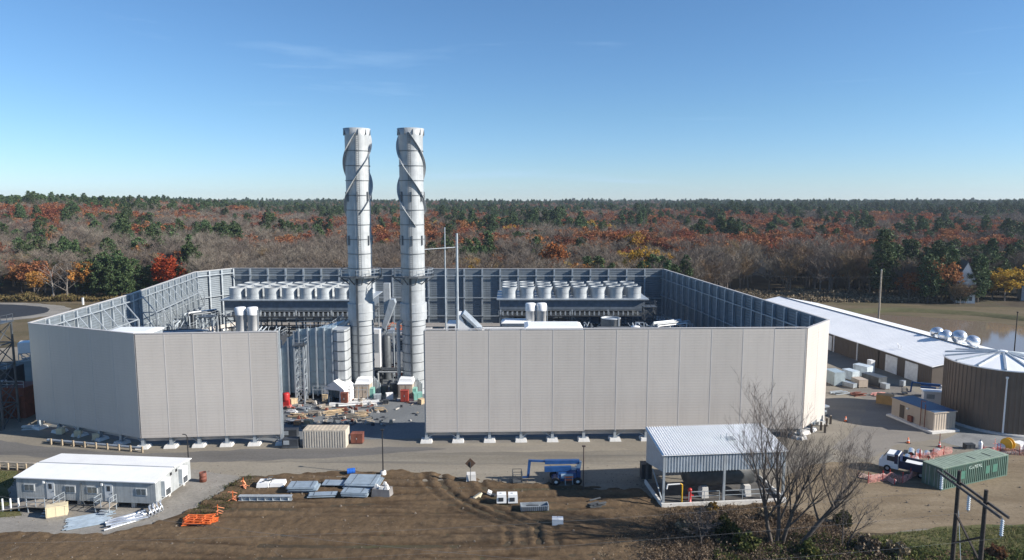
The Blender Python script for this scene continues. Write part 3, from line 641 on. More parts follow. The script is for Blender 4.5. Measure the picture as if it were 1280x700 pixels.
# front railing of the process area, two control houses, cabinets
t = thing('guard_rail', 'grey pipe railing along the front of the stack bases', 'railing', (-38.6, 115.6, 0))
m = MB(); m.rail([(4, 0, 1.6), (13.5, 0, 1.6)], 1.3, 1.6, 0.06); m.build('rail', galv, t)
m = MB()
for k in range(7): m.bar((4+1.58*k, 0, 0), (4+1.58*k, 0, 1.6), 0.12)
m.build('post', galv, t)
def control_house(label, x, y):
    t = thing('control_house', label, 'control house', (x, y, 0), 0, 'beige control houses before the stacks')
    m = MB(); m.box(-1.25, 1.25, -1.2, 1.2, 0.25, 2.75); m.build('body', tan, t)
    m = MB(); m.box(-1.35, 1.35, -1.3, 1.3, 2.753, 2.85); m.prism([(-1.35, 2.853), (1.35, 2.853), (1.1, 3.55), (-1.1, 3.55)], 'y', -0.6, 1.4); m.build('roof', whiter, t)
    for k in (-0.55, 0.55):
        d = MB(); d.box(k-0.45, k+0.45, -1.25, -1.203, 0.35, 2.5); d.build('door', tan, t)
        h = MB(); h.box(k-0.05, k+0.05, -1.3, -1.253, 1.3, 1.5); h.build('handle', dark, t)
    p = MB(); p.box(1.256, 1.95, -1.1, 0.3, 0.3, 1.9); p.build('side_cabinet', greenm, t)
    p = MB(); p.box(-1.4, 1.9, -1.9, 1.3, 0, 0.24); p.build('slab', concw, t)
    p = MB()
    for k in range(5): p.tube((1.6+0.25*k, 1.6, 0.2), (1.6+0.25*k, 1.6, 3.4-0.3*k), 0.13, n=8)
    p.build('vent_pipes', galv, t)
    return t
control_house('beige control house behind the white tent, left of the other one', *G(455, 497))
control_house('beige control house with a red cabinet before it, right of the other one', *G(508, 497))
def cabinet(label, x, y, a, b, h, mm, rz=0):
    t = thing('site_cabinet', label, 'cabinet', (x, y, 0), rz)
    m = MB(); m.box(-a/2, a/2, -b/2, b/2, 0.12, h); m.box(-a/2-0.04, a/2+0.04, -b/2-0.04, b/2+0.04, h+0.002, h+0.07); m.build('body', mm, t)
    for s in (-1, 1):
        d = MB(); d.box(s*a/4-a/4+0.05, s*a/4+a/4-0.05, -b/2-0.035, -b/2-0.003, 0.25, h-0.12); d.build('door', mm, t)
    d = MB(); d.box(-0.06, 0.06, -b/2-0.07, -b/2-0.038, h*0.5, h*0.65); d.build('handle', galv, t)
    d = MB(); d.box(-a/2+0.05, a/2-0.05, -b/2+0.05, b/2-0.05, 0, 0.118); d.build('skid', dark, t)
    return t
cabinet('rust-red cabinet standing before the white tent', *G(431, 506), 1.15, 0.9, 2.1, rust)
cabinet('red cabinet in front of the right control house', *G(506, 502), 1.35, 1.0, 2.0, mat('dull_red', (0.30, 0.045, 0.03), 0.6))
cabinet('low rust-red chest at the right end of the striped container', *G(447, 553.5), 1.7, 1.2, 1.45, rust)
cabinet('small tan crate-like cabinet left of the tent', *G(407, 503), 0.9, 0.9, 1.4, wood)
# tent
t = thing('frame_tent', 'white peaked canvas tent in the open yard', 'tent', (*G(425, 500), 0), -0.35)
m = MB()
w, d, h, p = 2.1, 1.8, 2.5, 3.9
pt = [(-w,-d,0),(w,-d,0),(w,d,0),(-w,d,0),(-w,-d,h),(w,-d,h),(w,d,h),(-w,d,h),(0,-d,p),(0,d,p)]
m.add(pt, [(0,3,7,4),(1,5,6,2),(4,7,9,8),(5,8,9,6),(3,2,6,9,7)])
m.build('canvas', white, t); m = MB(); m.add([(-w+0.02,-d-0.01,0.02),(-w*0.35,-d-0.01,0.02),(-w*0.55,-d-0.01,h*0.9),(-w+0.02,-d-0.01,h),(w*0.5,-d-0.01,0.02),(w-0.02,-d-0.01,0.02),(w-0.02,-d-0.01,h),(w*0.6,-d-0.01,h*0.9),(0,-d-0.01,p-0.05)], [(0,1,2,3),(4,5,6,7),(3,2,7,6,8)]); m.build('door_flap', white, t)
m = MB()
for x in (-w, w):
    for y in (-d, d): m.bar((x*0.98, y*0.97, 0), (x*0.98, y*0.97, h), 0.07)
m.build('frame', galv, t)
# red portable machine by the left edge
t = thing('light_tower', 'bright red portable machine by the left edge of the gap', 'machine', (*G(358, 511), 0)); t.scale = (0.62, 0.62, 0.72)
m = MB(); m.lathe([(0.95, 2.2), (1.0, 2.4), (1.0, 3.6), (0.9, 3.8), (0.01, 3.9)], n=20); m.build('hood', redp, t)
m = MB(); m.box(-0.7, 0.9, -0.6, 0.6, 0.9, 2.19); m.build('housing', redp, t)
m = MB(); m.box(-0.8, 1.3, -0.7, 0.7, 0.45, 0.89); m.bar((1.3, 0, 0.6), (2.4, 0, 0.3), 0.12); m.build('chassis', mat('pale_red', (0.55, 0.16, 0.14), 0.6), t)
for s in (-1, 1): w_ = MB(); w_.tube((0.1, s*0.72, 0.42), (0.1, s*0.95, 0.42), 0.42, n=16); w_.build('wheel', rubber, t)
# striped container
def ribbed_container(name, label, loc, rz, L, Wd, H, body, roof, ribs=None, group=None):
    t = thing(name, label, 'container', loc, rz, group)
    b = MB()
    b.ribbed(0.12, L-0.12, 0.16, H-0.14, 0.09, 0.36, 0.13, 0.03)
    for x in (0, L-0.14):
        for y in (0, Wd-0.14): b.box(x, x+0.14, y, y+0.14, 0, H-0.12)
    b.box(0.141, L-0.141, 0, 0.1, 0.0, 0.155); b.box(0.141, L-0.141, 0.0, 0.1, H-0.135, H-0.02); b.box(0.141, L-0.141, Wd-0.1, Wd, 0, H-0.02)
    b.box(0.02, 0.1, 0.141, Wd-0.141, 0.0, H-0.02); b.box(L-0.1, L-0.02, 0.141, Wd-0.141, 0, H-0.02)
    b.build('body', body, t)
    r = MB(); n = int(L/0.6)
    r.box(0, L, 0, Wd, H-0.018, H+0.01)
    for k in range(n): r.box(0.2+k*(L-0.4)/n, 0.45+k*(L-0.4)/n, 0.1, Wd-0.1, H+0.0105, H+0.035)
    r.build('roof', roof, t)
    for s in (0, 1):
        d = MB(); d.box(-0.035, 0.017, 0.16+s*(Wd/2-0.15), Wd/2-0.02+s*(Wd/2-0.15), 0.14, H-0.16); d.build('end_door', body, t)
        h = MB()
        for k in (0.3, 0.75): h.bar((-0.06, 0.16+s*(Wd/2-0.15)+k, 0.18), (-0.06, 0.16+s*(Wd/2-0.15)+k, H-0.2), 0.04)
        h.build('locking_bar', galv, t)
    return t
c0 = G(379, 560.5)
striped = ribbed_container('site_container', 'beige ribbed container standing in the open gap of the wall', (c0[0], c0[1], 0.02), 0.0, 6.05, 2.44, 2.6, mat('striped_beige', (0.52, 0.47, 0.40), 0.5, var=0.1, streak=0.3), mat('rusty_beige_roof', (0.46, 0.39, 0.30), 0.8, var=0.2, streak=0.3))
# timber / debris piles in the yard
def plank_pile(label, x, y, L, n, mm, seed, rz=0.0, name='timber_pile', cat='timber', hgt=0.35, group=None):
    R = random.Random(seed); m = MB()
    for k in range(n):
        zz = 0.06 + (k % 4) * hgt/3; m.cbox((R.uniform(-0.4, 0.4), R.uniform(-0.8, 0.8), zz), (L*R.uniform(0.6, 1), R.uniform(0.12, 0.28), 0.1), R.uniform(-0.18, 0.18))
    return solo(name, m, mm, label, cat, (x, y, 0.02), rz, group)
def crate(label, x, y, a, b, h, mm, rz=0, name='crate', cat='crate', tarp_=None, z=0.02, group=None):
    t = thing(name, label, cat, (x, y, z), rz, group)
    m = MB(); m.box(-a/2, a/2, -b/2, b/2, 0.14, h)
    for k in (-1, 0, 1): m.box(k*a*0.42-0.05, k*a*0.42+0.05, -b/2-0.03, -b/2-0.002, 0.14, h); m.box(k*a*0.42-0.05, k*a*0.42+0.05, b/2+0.002, b/2+0.03, 0.14, h)
    m.build('box', mm, t)
    m = MB(); m.box(-a/2-0.02, a/2+0.02, -b/2-0.02, b/2+0.02, h+0.003, h+0.05); m.build('lid', tarp_ or mm, t)
    m = MB()
    for k in (-1, 0, 1): m.box(-a/2, a/2, k*b*0.42-0.05, k*b*0.42+0.05, 0, 0.138)
    m.build('pallet', woodg, t)
    return t
yard = [(372, 522, 3.0, wood, 'loose tan boards scattered at the left edge of the yard'), (395, 518, 2.5, woodg, 'grey boards heaped left of the yard centre'), (418, 517, 3.4, wood, 'long tan timbers stacked behind the striped container'), (438, 522, 2.8, woodg, 'dark weathered timbers in the middle of the yard'), (452, 520, 2.4, wood, 'upright-leaning pale boards right of the yard timbers'), (385, 533, 2.2, woodg, 'grey offcuts left of the striped container, behind it'), (366, 528, 2.5, galv, 'short galvanised lengths by the end of the left wall'), (476, 513, 1.6, wood, 'small tan boards at the edge of the stack shadow'), (405, 510, 2.0, woodg, 'grey boards at the foot of the tan cabinet'), (380, 512, 2.4, galv, 'thin steel lengths lying left of the yard centre'), (428, 513, 1.8, rust, 'rusty offcuts before the red cabinet'), (462, 528, 1.5, woodg, 'small grey scraps alone in the front of the yard'), (366, 516, 1.8, white, 'white lengths beside the bright red machine'), (388, 503, 2.2, woodg, 'weathered boards under the dark part of the casing')]
for i, (px, py, L, mm, lab) in enumerate(yard): plank_pile(lab, *G(px, py), L, 9 + i % 5, mm, i, 0.4*(i % 3)-0.3)
t = thing('beam_bundle', 'long white girders lying across the yard before the control house', 'girders', (*G(443, 507), 0), 0.22)
for k in range(3):
    m = MB(); y = k*0.5; m.box(-4.2, 4.2, y-0.15, y+0.15, 0.12, 0.15); m.box(-4.2, 4.2, y-0.02, y+0.02, 0.15, 0.44); m.box(-4.2, 4.2, y-0.15, y+0.15, 0.44, 0.47); m.build('girder', white, t)
m = MB(); m.box(-3, -2.8, -0.3, 1.3, 0, 0.119); m.box(2.8, 3, -0.3, 1.3, 0, 0.119); m.build('bearer', woodg, t)
for i, (px, py, a, b, h, mm, lab) in enumerate(((386, 531, 1.2, 1.0, 0.8, wood, 'small open tan crate just behind the striped container'), (372, 531, 0.9, 0.8, 0.6, mat('pale_orange', (0.5, 0.27, 0.14), 0.7), 'orange-tan box near the end of the left wall'), (375, 500, 1.6, 1.2, 1.3, dark, 'dark crate at the foot of the ribbed casing'), (472, 500, 1.3, 1.0, 1.0, galv, 'grey crate right of the left control house'), (487, 500, 1.2, 1.0, 1.2, white, 'white crate left of the right control house'), (397, 493, 1.7, 1.1, 1.3, galv, 'grey crate left of the tent under the casing'), (383, 493, 1.3, 1.1, 1.2, white, 'pale crate under the middle of the ribbed casing'))):
    crate(lab, *G(px, py), a, b, h, mm, 0.15*i-0.3)
for i, (px, py, lab) in enumerate(((363, 547, 'dark generator standing behind the other at the end of the left wall'), (364, 559, 'dark generator nearest the road at the end of the left wall'))):
    t = thing('generator', lab, 'generator', (*G(px, py), 0), 0.05); m = MB(); m.box(-1.1, 1.1, -0.6, 0.6, 0.3, 1.35); m.build('housing', dark, t)
    m = MB(); m.box(-0.9, -0.1, -0.64, -0.603, 0.6, 1.2); m.build('grille', galv, t); m = MB(); m.box(-1.15, 1.15, -0.62, 0.62, 0.06, 0.298); m.build('skid', darkg, t)
# extra interior equipment seen over the wall tops
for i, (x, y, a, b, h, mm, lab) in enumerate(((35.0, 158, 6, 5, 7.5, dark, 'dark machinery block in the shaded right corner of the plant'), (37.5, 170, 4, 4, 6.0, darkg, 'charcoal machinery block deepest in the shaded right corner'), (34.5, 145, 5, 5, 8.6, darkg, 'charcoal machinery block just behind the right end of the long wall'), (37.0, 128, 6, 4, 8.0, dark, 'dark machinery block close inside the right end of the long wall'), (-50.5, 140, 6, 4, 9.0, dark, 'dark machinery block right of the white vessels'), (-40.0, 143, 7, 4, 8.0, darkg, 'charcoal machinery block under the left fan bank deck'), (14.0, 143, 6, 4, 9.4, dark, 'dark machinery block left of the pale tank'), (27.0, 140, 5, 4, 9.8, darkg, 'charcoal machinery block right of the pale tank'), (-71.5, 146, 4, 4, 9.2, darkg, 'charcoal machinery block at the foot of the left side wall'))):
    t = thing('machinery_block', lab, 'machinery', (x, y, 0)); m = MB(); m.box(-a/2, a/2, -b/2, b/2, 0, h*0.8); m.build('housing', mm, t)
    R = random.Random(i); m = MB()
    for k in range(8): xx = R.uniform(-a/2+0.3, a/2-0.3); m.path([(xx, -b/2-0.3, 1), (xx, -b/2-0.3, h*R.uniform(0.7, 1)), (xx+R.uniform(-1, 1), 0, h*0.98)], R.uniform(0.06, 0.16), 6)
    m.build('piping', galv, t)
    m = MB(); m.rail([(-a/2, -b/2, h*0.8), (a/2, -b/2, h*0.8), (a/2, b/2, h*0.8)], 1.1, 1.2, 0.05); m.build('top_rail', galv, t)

def pipe_run(label, x, y, L, z, n, seed, rz=0.0, mm=None):
    R = random.Random(seed); t = thing('pipe_run', label, 'pipework', (x, y, 0), rz)
    for k in range(n):
        yy = 0.55*k; r = R.uniform(0.1, 0.24); a = R.uniform(0, L*0.15); b = L*R.uniform(0.75, 1.0); zz = z+0.25*(k % 2)
        m = MB(); m.path([(a, yy, 0.2), (a, yy, zz), (b, yy, zz), (b, yy+R.uniform(-1, 1), zz*R.uniform(0.2, 0.7))], r, 8); m.build('pipe', mm or R.choice([galv, darkg, steel, white, steel_d]), t)
    for k in range(int(L/3)+1):
        m = MB(); m.bar((k*3, -0.3, 0), (k*3, -0.3, z-0.15), 0.18); m.bar((k*3, 0.55*n, 0), (k*3, 0.55*n, z-0.15), 0.18); m.bar((k*3, -0.4, z-0.35), (k*3, 0.55*n+0.1, z-0.35), 0.2); m.build('rack_frame', galv, t)
    return t
pipe_run('pipes on a low rack at the back of the open gap, behind the tent', -40, 127.5, 9, 3.2, 5, 1)
pipe_run('pipes on a tall rack just inside the long wall near the masts', -6, 133, 12, 9.3, 6, 2)
pipe_run('pipes on a rack right of the white-roofed enclosure', 15.0, 131, 14, 9.6, 6, 3)
pipe_run('pipes on a rack inside the right end of the long wall', 29, 134, 9, 10.0, 6, 4, 0.5)
pipe_run('pipes on a rack between the left wall and the white vessels', -70, 131, 10, 8.8, 6, 5, 0.3)
pipe_run('pipes on a rack along the bright left side wall', -72, 150, 8, 9.5, 5, 6, 0.9)
pipe_run('pipes at ground level between the two stacks', -25.5, 126.5, 6, 2.6, 5, 7)
for i, (x, y, r, h, mm, lab) in enumerate(((-24.6, 131.5, 0.9, 8.9, darkg, 'dark grey round drum standing behind the gap between the stacks'), (-7.2, 128.5, 0.7, 10.2, steel, 'slim pale silo right of the right stack, left one'), (-5.2, 128.9, 0.7, 9.9, steel, 'slim pale silo right of the right stack, right one'), (-45.6, 128, 1.1, 7.8, steel, 'pale silo half hidden at the left end of the ribbed casing'), (24.5, 133.5, 1.0, 10.3, white, 'white upright drum right of the pale round tank'))):
    t = thing('process_drum', lab, 'drum', (x, y, 0)); m = MB(); m.lathe([(r, 0.6), (r, h-0.5), (r*0.8, h-0.15), (0.01, h)], n=24); m.build('shell', mm, t)
    m = MB(); m.lathe([(r+0.02, 0.0), (r+0.02, 0.6)], n=16); m.build('skirt', darkg, t); m = MB(); m.path([(0, 0, h-0.05), (0, 0, h+0.6), (r+0.6, -0.3, h+0.6), (r+0.6, -0.3, 0.5)], 0.1, 8); m.build('outlet_pipe', galv, t)
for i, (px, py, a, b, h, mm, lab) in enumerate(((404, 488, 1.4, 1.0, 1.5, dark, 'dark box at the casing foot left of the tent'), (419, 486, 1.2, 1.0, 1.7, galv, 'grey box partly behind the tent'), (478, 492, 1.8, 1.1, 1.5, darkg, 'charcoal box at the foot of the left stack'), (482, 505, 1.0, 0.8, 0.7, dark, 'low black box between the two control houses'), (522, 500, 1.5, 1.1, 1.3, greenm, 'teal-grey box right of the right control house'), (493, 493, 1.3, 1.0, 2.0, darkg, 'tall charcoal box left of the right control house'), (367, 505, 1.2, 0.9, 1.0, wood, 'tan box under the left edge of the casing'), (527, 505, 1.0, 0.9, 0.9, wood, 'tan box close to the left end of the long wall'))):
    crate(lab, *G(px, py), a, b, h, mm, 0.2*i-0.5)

R = random.Random(404); m = MB()
for k in range(170):
    px = R.choice((R.uniform(360, 470), R.uniform(360, 525))); py = R.uniform(496, 534); x, y = G(px, py)
    if R.random() < 0.5: m.cbox((x, y, 0.12), (R.uniform(0.3, 1.4), R.uniform(0.08, 0.3), R.uniform(0.06, 0.2)), R.uniform(0, 3), R.randrange(5))
    else: m.frus(x, y, 0.02, R.uniform(0.15, 0.7), R.uniform(0.2, 0.7), R.uniform(0.2, 0.6), R.uniform(0.15, 0.5), R.uniform(0.15, 0.5), R.randrange(5))
struct(m.build('loose_scrap', [woodg, dark, darkg, conc, rust]), 'stuff')
# ================================================================ white office trailer and what lies round it
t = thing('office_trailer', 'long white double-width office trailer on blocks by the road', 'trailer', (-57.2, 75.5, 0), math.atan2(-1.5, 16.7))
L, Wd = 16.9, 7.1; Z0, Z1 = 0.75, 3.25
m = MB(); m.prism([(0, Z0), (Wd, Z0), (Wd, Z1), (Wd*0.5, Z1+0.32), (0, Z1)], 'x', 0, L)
m.build('body', mat('trailer_siding', (0.33, 0.345, 0.345), 0.55, var=0.14, streak=0.75, grime=(0.17, 0.185, 0.19), rib=('X', 0.3, 0.003)), t)  # white siding, greyed in its base colour for shade, plus real dirt streaks
m = MB(); h = Wd/2
m.prism([(-0.18, Z1-0.02), (h-0.14, Z1+0.33), (h-0.14, Z1+0.42), (-0.18, Z1+0.09)], 'x', -0.15, L+0.12)
m.prism([(h+0.14, Z1+0.33), (Wd+0.18, Z1-0.02), (Wd+0.18, Z1+0.09), (h+0.14, Z1+0.42)], 'x', -0.15, L+0.12); m.build('roof', white, t)
m = MB(); m.box(-0.1, L-1.8, h-0.137, h+0.137, Z1+0.323, Z1+0.37); m.build('roof_seam', mat('seam_grey', (0.22, 0.235, 0.25), 0.7), t)
for x, z in ((1.6, 2.1), (6.6, 2.1), (9.3, 2.1), (15.2, 2.1)):
    f = MB()
    f.box(x-0.65, x+0.65, -0.05, -0.003, z-0.42, z+0.42, 0)
    f = f.build('window', mat('window_frame_grey', (0.5, 0.51, 0.51), 0.5), t); g = MB(); g.box(x-0.55, x+0.55, -0.075, -0.053, z-0.34, z+0.34); g.box(x-0.02, x+0.02, -0.085, -0.077, z-0.34, z+0.34, 1); g.build('pane', [glass, galv], f)
for x in (4.2, 11.3):
    d = MB(); d.box(x-0.48, x+0.48, -0.05, -0.003, Z0+0.1, Z0+2.15); d = d.build('door', mat('door_grey', (0.50, 0.52, 0.53), 0.5), t)
    g = MB(); g.box(x-0.2, x+0.2, -0.07, -0.053, Z0+1.3, Z0+1.9); g.build('door_window', dark, d); g = MB(); g.box(x+0.3, x+0.4, -0.1, -0.053, Z0+1.0, Z0+1.1); g.build('handle', dark, d)
    l = MB(); l.cbox((x-0.75, -0.08, Z1-0.4), (0.2, 0.15, 0.28)); l.build('door_lamp', white, t)
for y in (1.6, 5.1):
    a = MB(); a.box(L+0.003, L+0.5, y-0.55, y+0.55, Z0+0.35, Z0+2.3); a = a.build('air_conditioner', white, t)
    g = MB(); g.box(L+0.503, L+0.53, y-0.45, y+0.45, Z0+0.45, Z0+1.2); g.build('grille', darkg, a); g = MB(); g.box(L+0.02, L+0.48, y-0.57, y-0.553, Z0+0.5, Z0+2.2); g.build('side_grille', galv, a)
for y in (3.0, 4.1): v = MB(); v.box(L+0.003, L+0.07, y-0.16, y+0.16, Z1-0.35, Z1-0.03); v.build('roof_vent', black, t)
for k in range(8):
    for y in (0.5, Wd/2, Wd-0.5): m = MB(); m.box(0.5+k*2.2, 0.9+k*2.2, y-0.2, y+0.2, 0, 0.745); m.build('pier', conc, t)
m = MB(); m.bar((5.0, -0.25, 0.3), (9.5, -0.25, 0.45), 0.07); m.path([(8.0, -0.06, 2.9), (8.0, -0.1, 1.0), (8.6, -0.3, 0.2)], 0.04, 6); m.build('service_cable', darkg, t)
m = MB(); m.box(-0.1, L+0.05, -0.16, -0.02, Z1-0.05, Z1+0.03); m.build('gutter', galv, t)
tr_o, tr_a = Vector((-57.2, 75.5, 0)), math.atan2(-1.5, 16.7)
def onT(x, y): v = Matrix.Rotation(tr_a, 3, 'Z') @ Vector((x, y, 0)); return (tr_o.x+v.x, tr_o.y+v.y)
def steps(label, x, a, b, ramp_):
    X, Y = onT(x, -b/2-0.12); t = thing('entry_steps', label, 'steps', (X, Y, 0), tr_a)
    m = MB(); m.box(-a/2, a/2, -b/2, b/2, 0.68, 0.78)
    if ramp_: m.prism([(-a/2-3.4, 0.05), (-a/2-0.002, 0.68), (-a/2-0.002, 0.78), (-a/2-3.4, 0.13)], 'y', -b/2, b/2)
    m.build('deck', woodg, t)
    m = MB(); m.rail([(-a/2, -b/2+0.05, 0.78), (-a/2, b/2-0.1, 0.78)], 1.05, 0.9, 0.045) if not ramp_ else None
    m.rail([(-a/2, -b/2+0.05, 0.78), (a/2-1, -b/2+0.05, 0.78)], 1.05, 1.1, 0.045); m.build('hand_rail', galv, t)
    m = MB(); m.rail([(a/2, b/2-0.1, 0.78), (a/2, -b/2+0.1, 0.78)], 1.05, 0.9, 0.045); m.build('hand_rail', galv, t)
    m = MB()
    for k in range(3): m.box(a/2-0.95, a/2-0.05, -b/2-0.28*(k+1), -b/2-0.28*k-0.003, 0.5-0.2*k, 0.56-0.2*k)
    m.build('tread', galv, t)
    m = MB()
    for sx in (-1, 1):
        for sy in (-1, 1): m.box(sx*(a/2-0.1)-0.05, sx*(a/2-0.1)+0.05, sy*(b/2-0.1)-0.05, sy*(b/2-0.1)+0.05, 0, 0.678)
    m.build('post', galv, t)
steps('long weathered deck with ramp and railings at the left door of the trailer', 4.4, 3.2, 1.9, True)
steps('short stairs and landing at the right door of the trailer', 11.4, 1.8, 1.4, False)
crate('two-part cream crate standing below the trailer deck', *G(72, 645), 2.0, 1.0, 1.25, mat('cream_box', (0.66, 0.56, 0.37), 0.7, var=0.06), 0.45)
def stack_sheets(name, label, cat, x, y, L, Wd, n, th, mm, rz, seed, z=0.03, skew=0.22):
    R = random.Random(seed); t = thing(name, label, cat, (x, y, z), rz)
    b = MB()
    for k in (-0.38, 0, 0.38): b.box(k*L-0.06, k*L+0.06, -Wd/2, Wd/2, 0, 0.098)
    b.build('bearer', woodg, t)
    m = MB()
    for k in range(n):
        z0 = 0.1 + k*th; m.cbox((R.uniform(-skew, skew), R.uniform(-skew, skew), z0+th*0.45), (L*R.uniform(0.93, 1), Wd*R.uniform(0.92, 1), th*0.85), R.uniform(-skew, skew)*0.12)
    m.build('sheets', mm, t)
    m = MB(); zt = 0.1+n*th
    for k in (-0.3, 0.3): m.box(k*L-0.025, k*L+0.025, -Wd/2-0.06, Wd/2+0.06, zt+0.004, zt+0.02)
    m.build('strap', darkg, t)
    return t
blg = mat('bluish_sheet', (0.33, 0.40, 0.46), 0.45, 0.3, var=0.15, streak=0.0)
def pipes(name, label, cat, x, y, L, n, r, mm, rz, seed, fan=0.06, hoops=0, rows=2):
    R = random.Random(seed); t = thing(name, label, cat, (x, y, 0.03), rz)
    for k in range(n):
        row = k % rows; yy = (k//rows - n/rows/2)*2.15*r + row*r
        a = R.uniform(-fan, fan); l = L*R.uniform(0.72, 1); o = R.uniform(-0.3, 0.3)
        m = MB(); m.tube((-l/2*math.cos(a)+o, yy-l/2*math.sin(a), r+row*1.8*r), (l/2*math.cos(a)+o, yy+l/2*math.sin(a), r+row*1.8*r), r, n=8); m.build('length_of_pipe', mm, t)
    for k in range(hoops):
        m = MB(); c = (L/2+0.3+0.4*k, 0.25*k-0.4); n2 = 14
        pts = [(c[0]+0.12*math.sin(i), c[1]+0.62*math.cos(2*PI*i/n2), 0.72+0.62*math.sin(2*PI*i/n2)) for i in range(n2+1)]
        m.path(pts, 0.08, 6); m.build('hoop', mm, t)
    return t
pipes('pipe_pile', 'flat fan of long blue-grey bars laid out before the trailer', 'metal bars', *G(112, 651), 4.6, 20, 0.075, blg, 0.5, 1, 0.05, rows=1)
pipes('pipe_pile', 'silver pipes and hoops heaped by the right end of the trailer', 'pipes', *G(158, 652), 4.0, 14, 0.12, alum, 0.62, 2, 0.16, hoops=4)
t = thing('barrier_pile', 'heap of flat orange plastic barriers near the trailer corner', 'barriers', (*G(250, 655), 0.03), 0.1)
R = random.Random(5)
for k in range(9):
    m = MB(); M = Matrix.Translation((R.uniform(-0.25, 0.3), R.uniform(-0.5, 0.5), 0.08+0.075*k)) @ Matrix.Rotation(R.uniform(-0.25, 0.25), 4, 'Z')
    for y in (-0.45, 0, 0.45): m.box(-1.55, 1.55, y-0.06, y+0.06, 0, 0.06, 0, M)
    for x in (-1.4, -0.5, 0.5, 1.4): m.box(x-0.06, x+0.06, -0.39, -0.06, 0.004, 0.05, 0, M); m.box(x-0.06, x+0.06, 0.06, 0.39, 0.004, 0.05, 0, M)
    m.build('barrier', orange, t)
for px, py, lab in ((272, 645, 'orange netting scrap on a stake next to the orange barrier heap'), (291, 627, 'middle orange netting scrap along the dirt edge'), (304, 610, 'orange netting scrap nearest the road by the white bundle')):
    t = thing('netting_scrap', lab, 'netting', (*G(px, py), 0.03)); R = random.Random(px)
    m = MB(); m.bar((0, 0, 0), (0.05, 0, 1.3), 0.06); m.build('stake', orange, t)
    m = MB()
    for k in range(9):
        a = Vector((R.uniform(-0.1, 0.2), R.uniform(-0.2, 0.2), R.uniform(0.1, 1.1))); m.bar(a, a+Vector((R.uniform(-0.7, 0.7), R.uniform(-0.5, 0.5), R.uniform(-0.4, 0.1))), 0.13, 0.02)
    m.build('netting', mat('pale_orange_net', (0.78, 0.30, 0.15), 0.7), t)
t = thing('drum', 'rusty red-brown drum off the right end of the trailer', 'drum', (*G(254, 602), 0.01))
m = MB(); m.lathe([(0.01, 0.02), (0.42, 0.02), (0.42, 0.4), (0.45, 0.43), (0.42, 0.46), (0.42, 0.8), (0.45, 0.83), (0.42, 0.86), (0.42, 1.2), (0.39, 1.2), (0.38, 1.15), (0.01, 1.15)], n=20); m.build('shell', rust, t); m = MB(); m.lathe([(0.06, 1.152), (0.06, 1.2), (0.01, 1.2)], x=0.22, n=10); m.build('bung', dark, t)
# guard rails along the road at the left
def guardrail(label, pts_px, n, rail_mat, rail_r, two=False):
    a = Vector((*G(*pts_px[0]), 0)); b = Vector((*G(*pts_px[1]), 0)); t = thing('guard_rail', label, 'guard rail', (a.x, a.y, 0.02), math.atan2(b.y-a.y, b.x-a.x))
    L = (b-a).length
    for k in range(n):
        m = MB(); x = L*k/(n-1); m.frus(x, 0, 0, 0.9, 0.2, 0.2, 0.19, 0.18); m.build('post', mat('dull_timber', (0.33, 0.265, 0.185), 0.9, var=0.25), t)
    m = MB()
    for z in ((0.45, 0.85) if two else (0.55,)):
        m.tube((0-0.5, 0.3, z), (L-0.2, 0.3, z), rail_r, n=10)
    m.build('rail', rail_mat, t); return t
guardrail('timber posts with a pale pipe rail under the shaded wall run', (86, 557), 8, mat('pale_pipe', (0.40, 0.45, 0.50), 0.5), 0.2) if False else guardrail('timber posts with a pale pipe rail under the shaded wall run', ((64, 556), (178, 566)), 9, mat('pale_pipe', (0.22, 0.25, 0.29), 0.5), 0.17)
guardrail('timber post and board rail at the left edge beyond the trailer', ((-12, 586), (44, 589)), 6, woodg, 0.13, True)
t = thing('picket_fence', 'short white-post fence in the trailer shadow at the left edge', 'fence', (*G(-6, 640), 0.02), 0.1)
for k in range(4): m = MB(); m.box(k*0.85-0.06, k*0.85+0.06, -0.06, 0.06, 0, 1.5); m.build('post', white, t)
m = MB(); m.box(0, 2.55, 0.062, 0.09, 0.5, 0.6); m.box(0, 2.55, 0.062, 0.09, 1.1, 1.2); m.build('board', dark, t)
def lamp_pole(label, x, y, h, mm, head=True, base=True, r=0.07, name='lamp_pole', curve=False):
    t = thing(name, label, 'pole', (x, y, 0.02))
    m = MB(); m.tube((0, 0, 0.0), (0, 0, h), r*1.25, r*0.9, n=10)
    if curve: m.path([(0, 0, h), (-0.1, 0, h+0.25), (-0.35, 0, h+0.38), (-0.6, 0, h+0.36)], r*0.9, 8)
    m.build('post', mm, t)
    if base: m = MB(); m.lathe([(0.42, 0), (0.36, 0.55), (0.01, 0.56)], n=18); m.build('base', concw, t)
    if head:
        m = MB(); m.cbox((0, 0, h+0.08), (0.42, 0.26, 0.15)); m.build('lamp_head', mm, t)
    return t
lamp_pole('thin black pole on a pale base beside the grey sheet stacks', *G(479, 594), 5.9, black)
lamp_pole('brown pole rising beside the blue boom lift', *G(729, 611), 5.3, mat('brown_pole', (0.07, 0.05, 0.045), 0.6), base=False)
lamp_pole('black hook-topped pole behind the white trailer', *G(236, 582), 3.9, black, head=False, base=False, curve=True)
